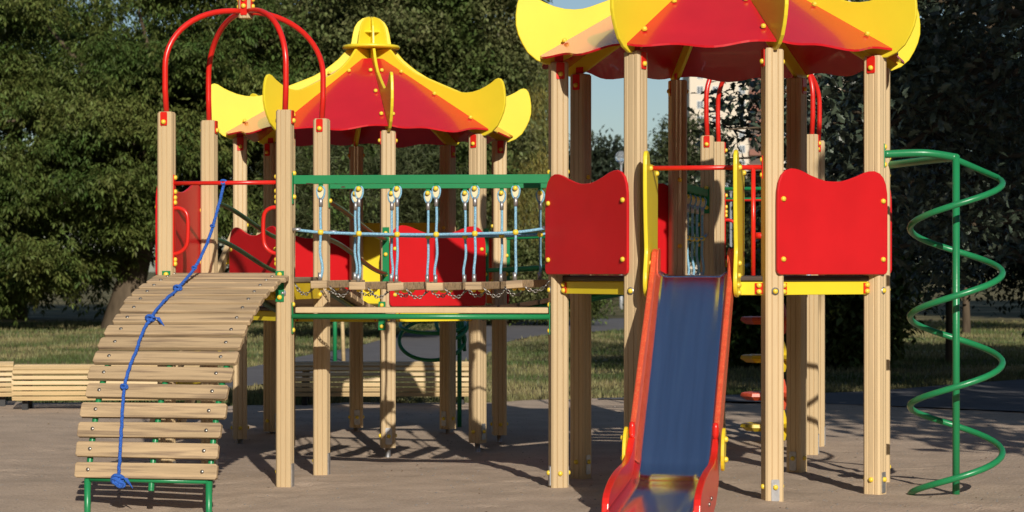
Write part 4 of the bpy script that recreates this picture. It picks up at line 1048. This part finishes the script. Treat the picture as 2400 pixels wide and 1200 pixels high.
# stake and sapling by the middle bench
st = part('stake', MB().tube([(0,0,-0.1),(0,0,1.3)], 0.035, 8), 'green'); c = at(785, 845, 35); st.location = (c.x, 35, 0)
tag(st, 'green stake beside a thin sapling behind the middle bench', 'stake')
sp = thing('sapling', 'thin pale sapling stem beside the green stake behind the bench', 'tree', (at(806,845,35).x, 35, 0))
part('trunk', MB().tube([(0,0,-0.1),(-0.02,0,0.5),(-0.05,0,1.2),(-0.04,0,2.2)], [0.035,0.032,0.028,0.02], 8), 'slat', sp)
rr = np.random.default_rng(5); foliage('crown', 'small', rr.normal(0,1,(90,3))*np.array([0.35,0.35,0.4])+np.array([-0.04,0,2.5]), rr, 'leafB', sp)

# ------------------------------------------------------------------ lamps and the apartment block
def lamp(label, px, py, Y):
    c = at(px, py, Y); t = thing('street_lamp', label, 'street lamp', (c.x, Y, 0))
    part('lamp_pole', MB().tube([(0,0,-0.2),(0,0,0.6),(0,0,0.62),(0,0,c.z-0.2)], [0.07,0.07,0.045,0.04], 10), 'grey', t)
    part('lamp_collar', MB().lathe([(0.04,c.z-0.3),(0.11,c.z-0.22),(0.11,c.z-0.16),(0.04,c.z-0.15)], 12), 'grey', t)
    part('lamp_globe', MB().lathe([(0.24*math.cos(q)+0.0005, c.z+0.24*math.sin(q)) for q in [(-1+k/6)*PI/2 for k in range(13)]], 20), 'globe', t)
lamp('globe street lamp against the round dark tree left of the slide tower\'s post', 1456, 368, 83)
lamp('slim street lamp pole seen between the red handle and the yellow wing', 1713, 436, 88)
YB = 400.0
X0 = (1616-1200)/FPX*YB
bld = thing('apartment_block', 'tall pale apartment block with rust brown balconies in the distance', 'building', (X0, YB, 0))
part('wall', MB().box((0,0,-1), (40,16,60)), 'wall', bld)
part('roof', MB().box((-0.3,-0.3,60), (40.3,16.3,61.2)), 'loggia', bld)
wpane = MB().box((-0.62,-0.06,-0.75), (0.62,0.02,0.75)).mesh('window', M['frame'])
wgl = MB().box((-0.54,-0.09,-0.66), (-0.04,-0.05,0.66)).box((0.04,-0.09,-0.66), (0.54,-0.05,0.66)).mesh('pane', M['pane'])
bal = MB().box((-1.4,-0.9,-1.2), (1.4,0.0,-0.1)).mesh('balcony', M['balcony'])
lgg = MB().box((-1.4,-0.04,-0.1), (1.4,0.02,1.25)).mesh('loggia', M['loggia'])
stuffw = MB(); cnt = 0
for fl in range(21):
    z = 2.2 + fl*2.78
    for x in (2.0, 4.9, 9.9, 15.0, 18.6):
        if cnt < 96:
            o = bpy.data.objects.new('window', wpane); COL.objects.link(o); o.parent = bld; o.location = (x, 0, z)
            g = bpy.data.objects.new('pane', wgl); COL.objects.link(g); g.parent = o; cnt += 1
        else: stuffw.box((x-0.62,-0.06,z-0.75), (x+0.62,0.02,z+0.75))
    for x in (12.6,):
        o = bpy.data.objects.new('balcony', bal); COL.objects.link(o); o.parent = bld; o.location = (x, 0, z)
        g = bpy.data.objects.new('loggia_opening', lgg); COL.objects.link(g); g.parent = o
    for x in (22.5, 27, 31, 35): stuffw.box((x-0.62,-0.06,z-0.75), (x+0.62,0.02,z+0.75))
ow = part('windows', stuffw, 'pane', bld); ow['kind'] = 'stuff'
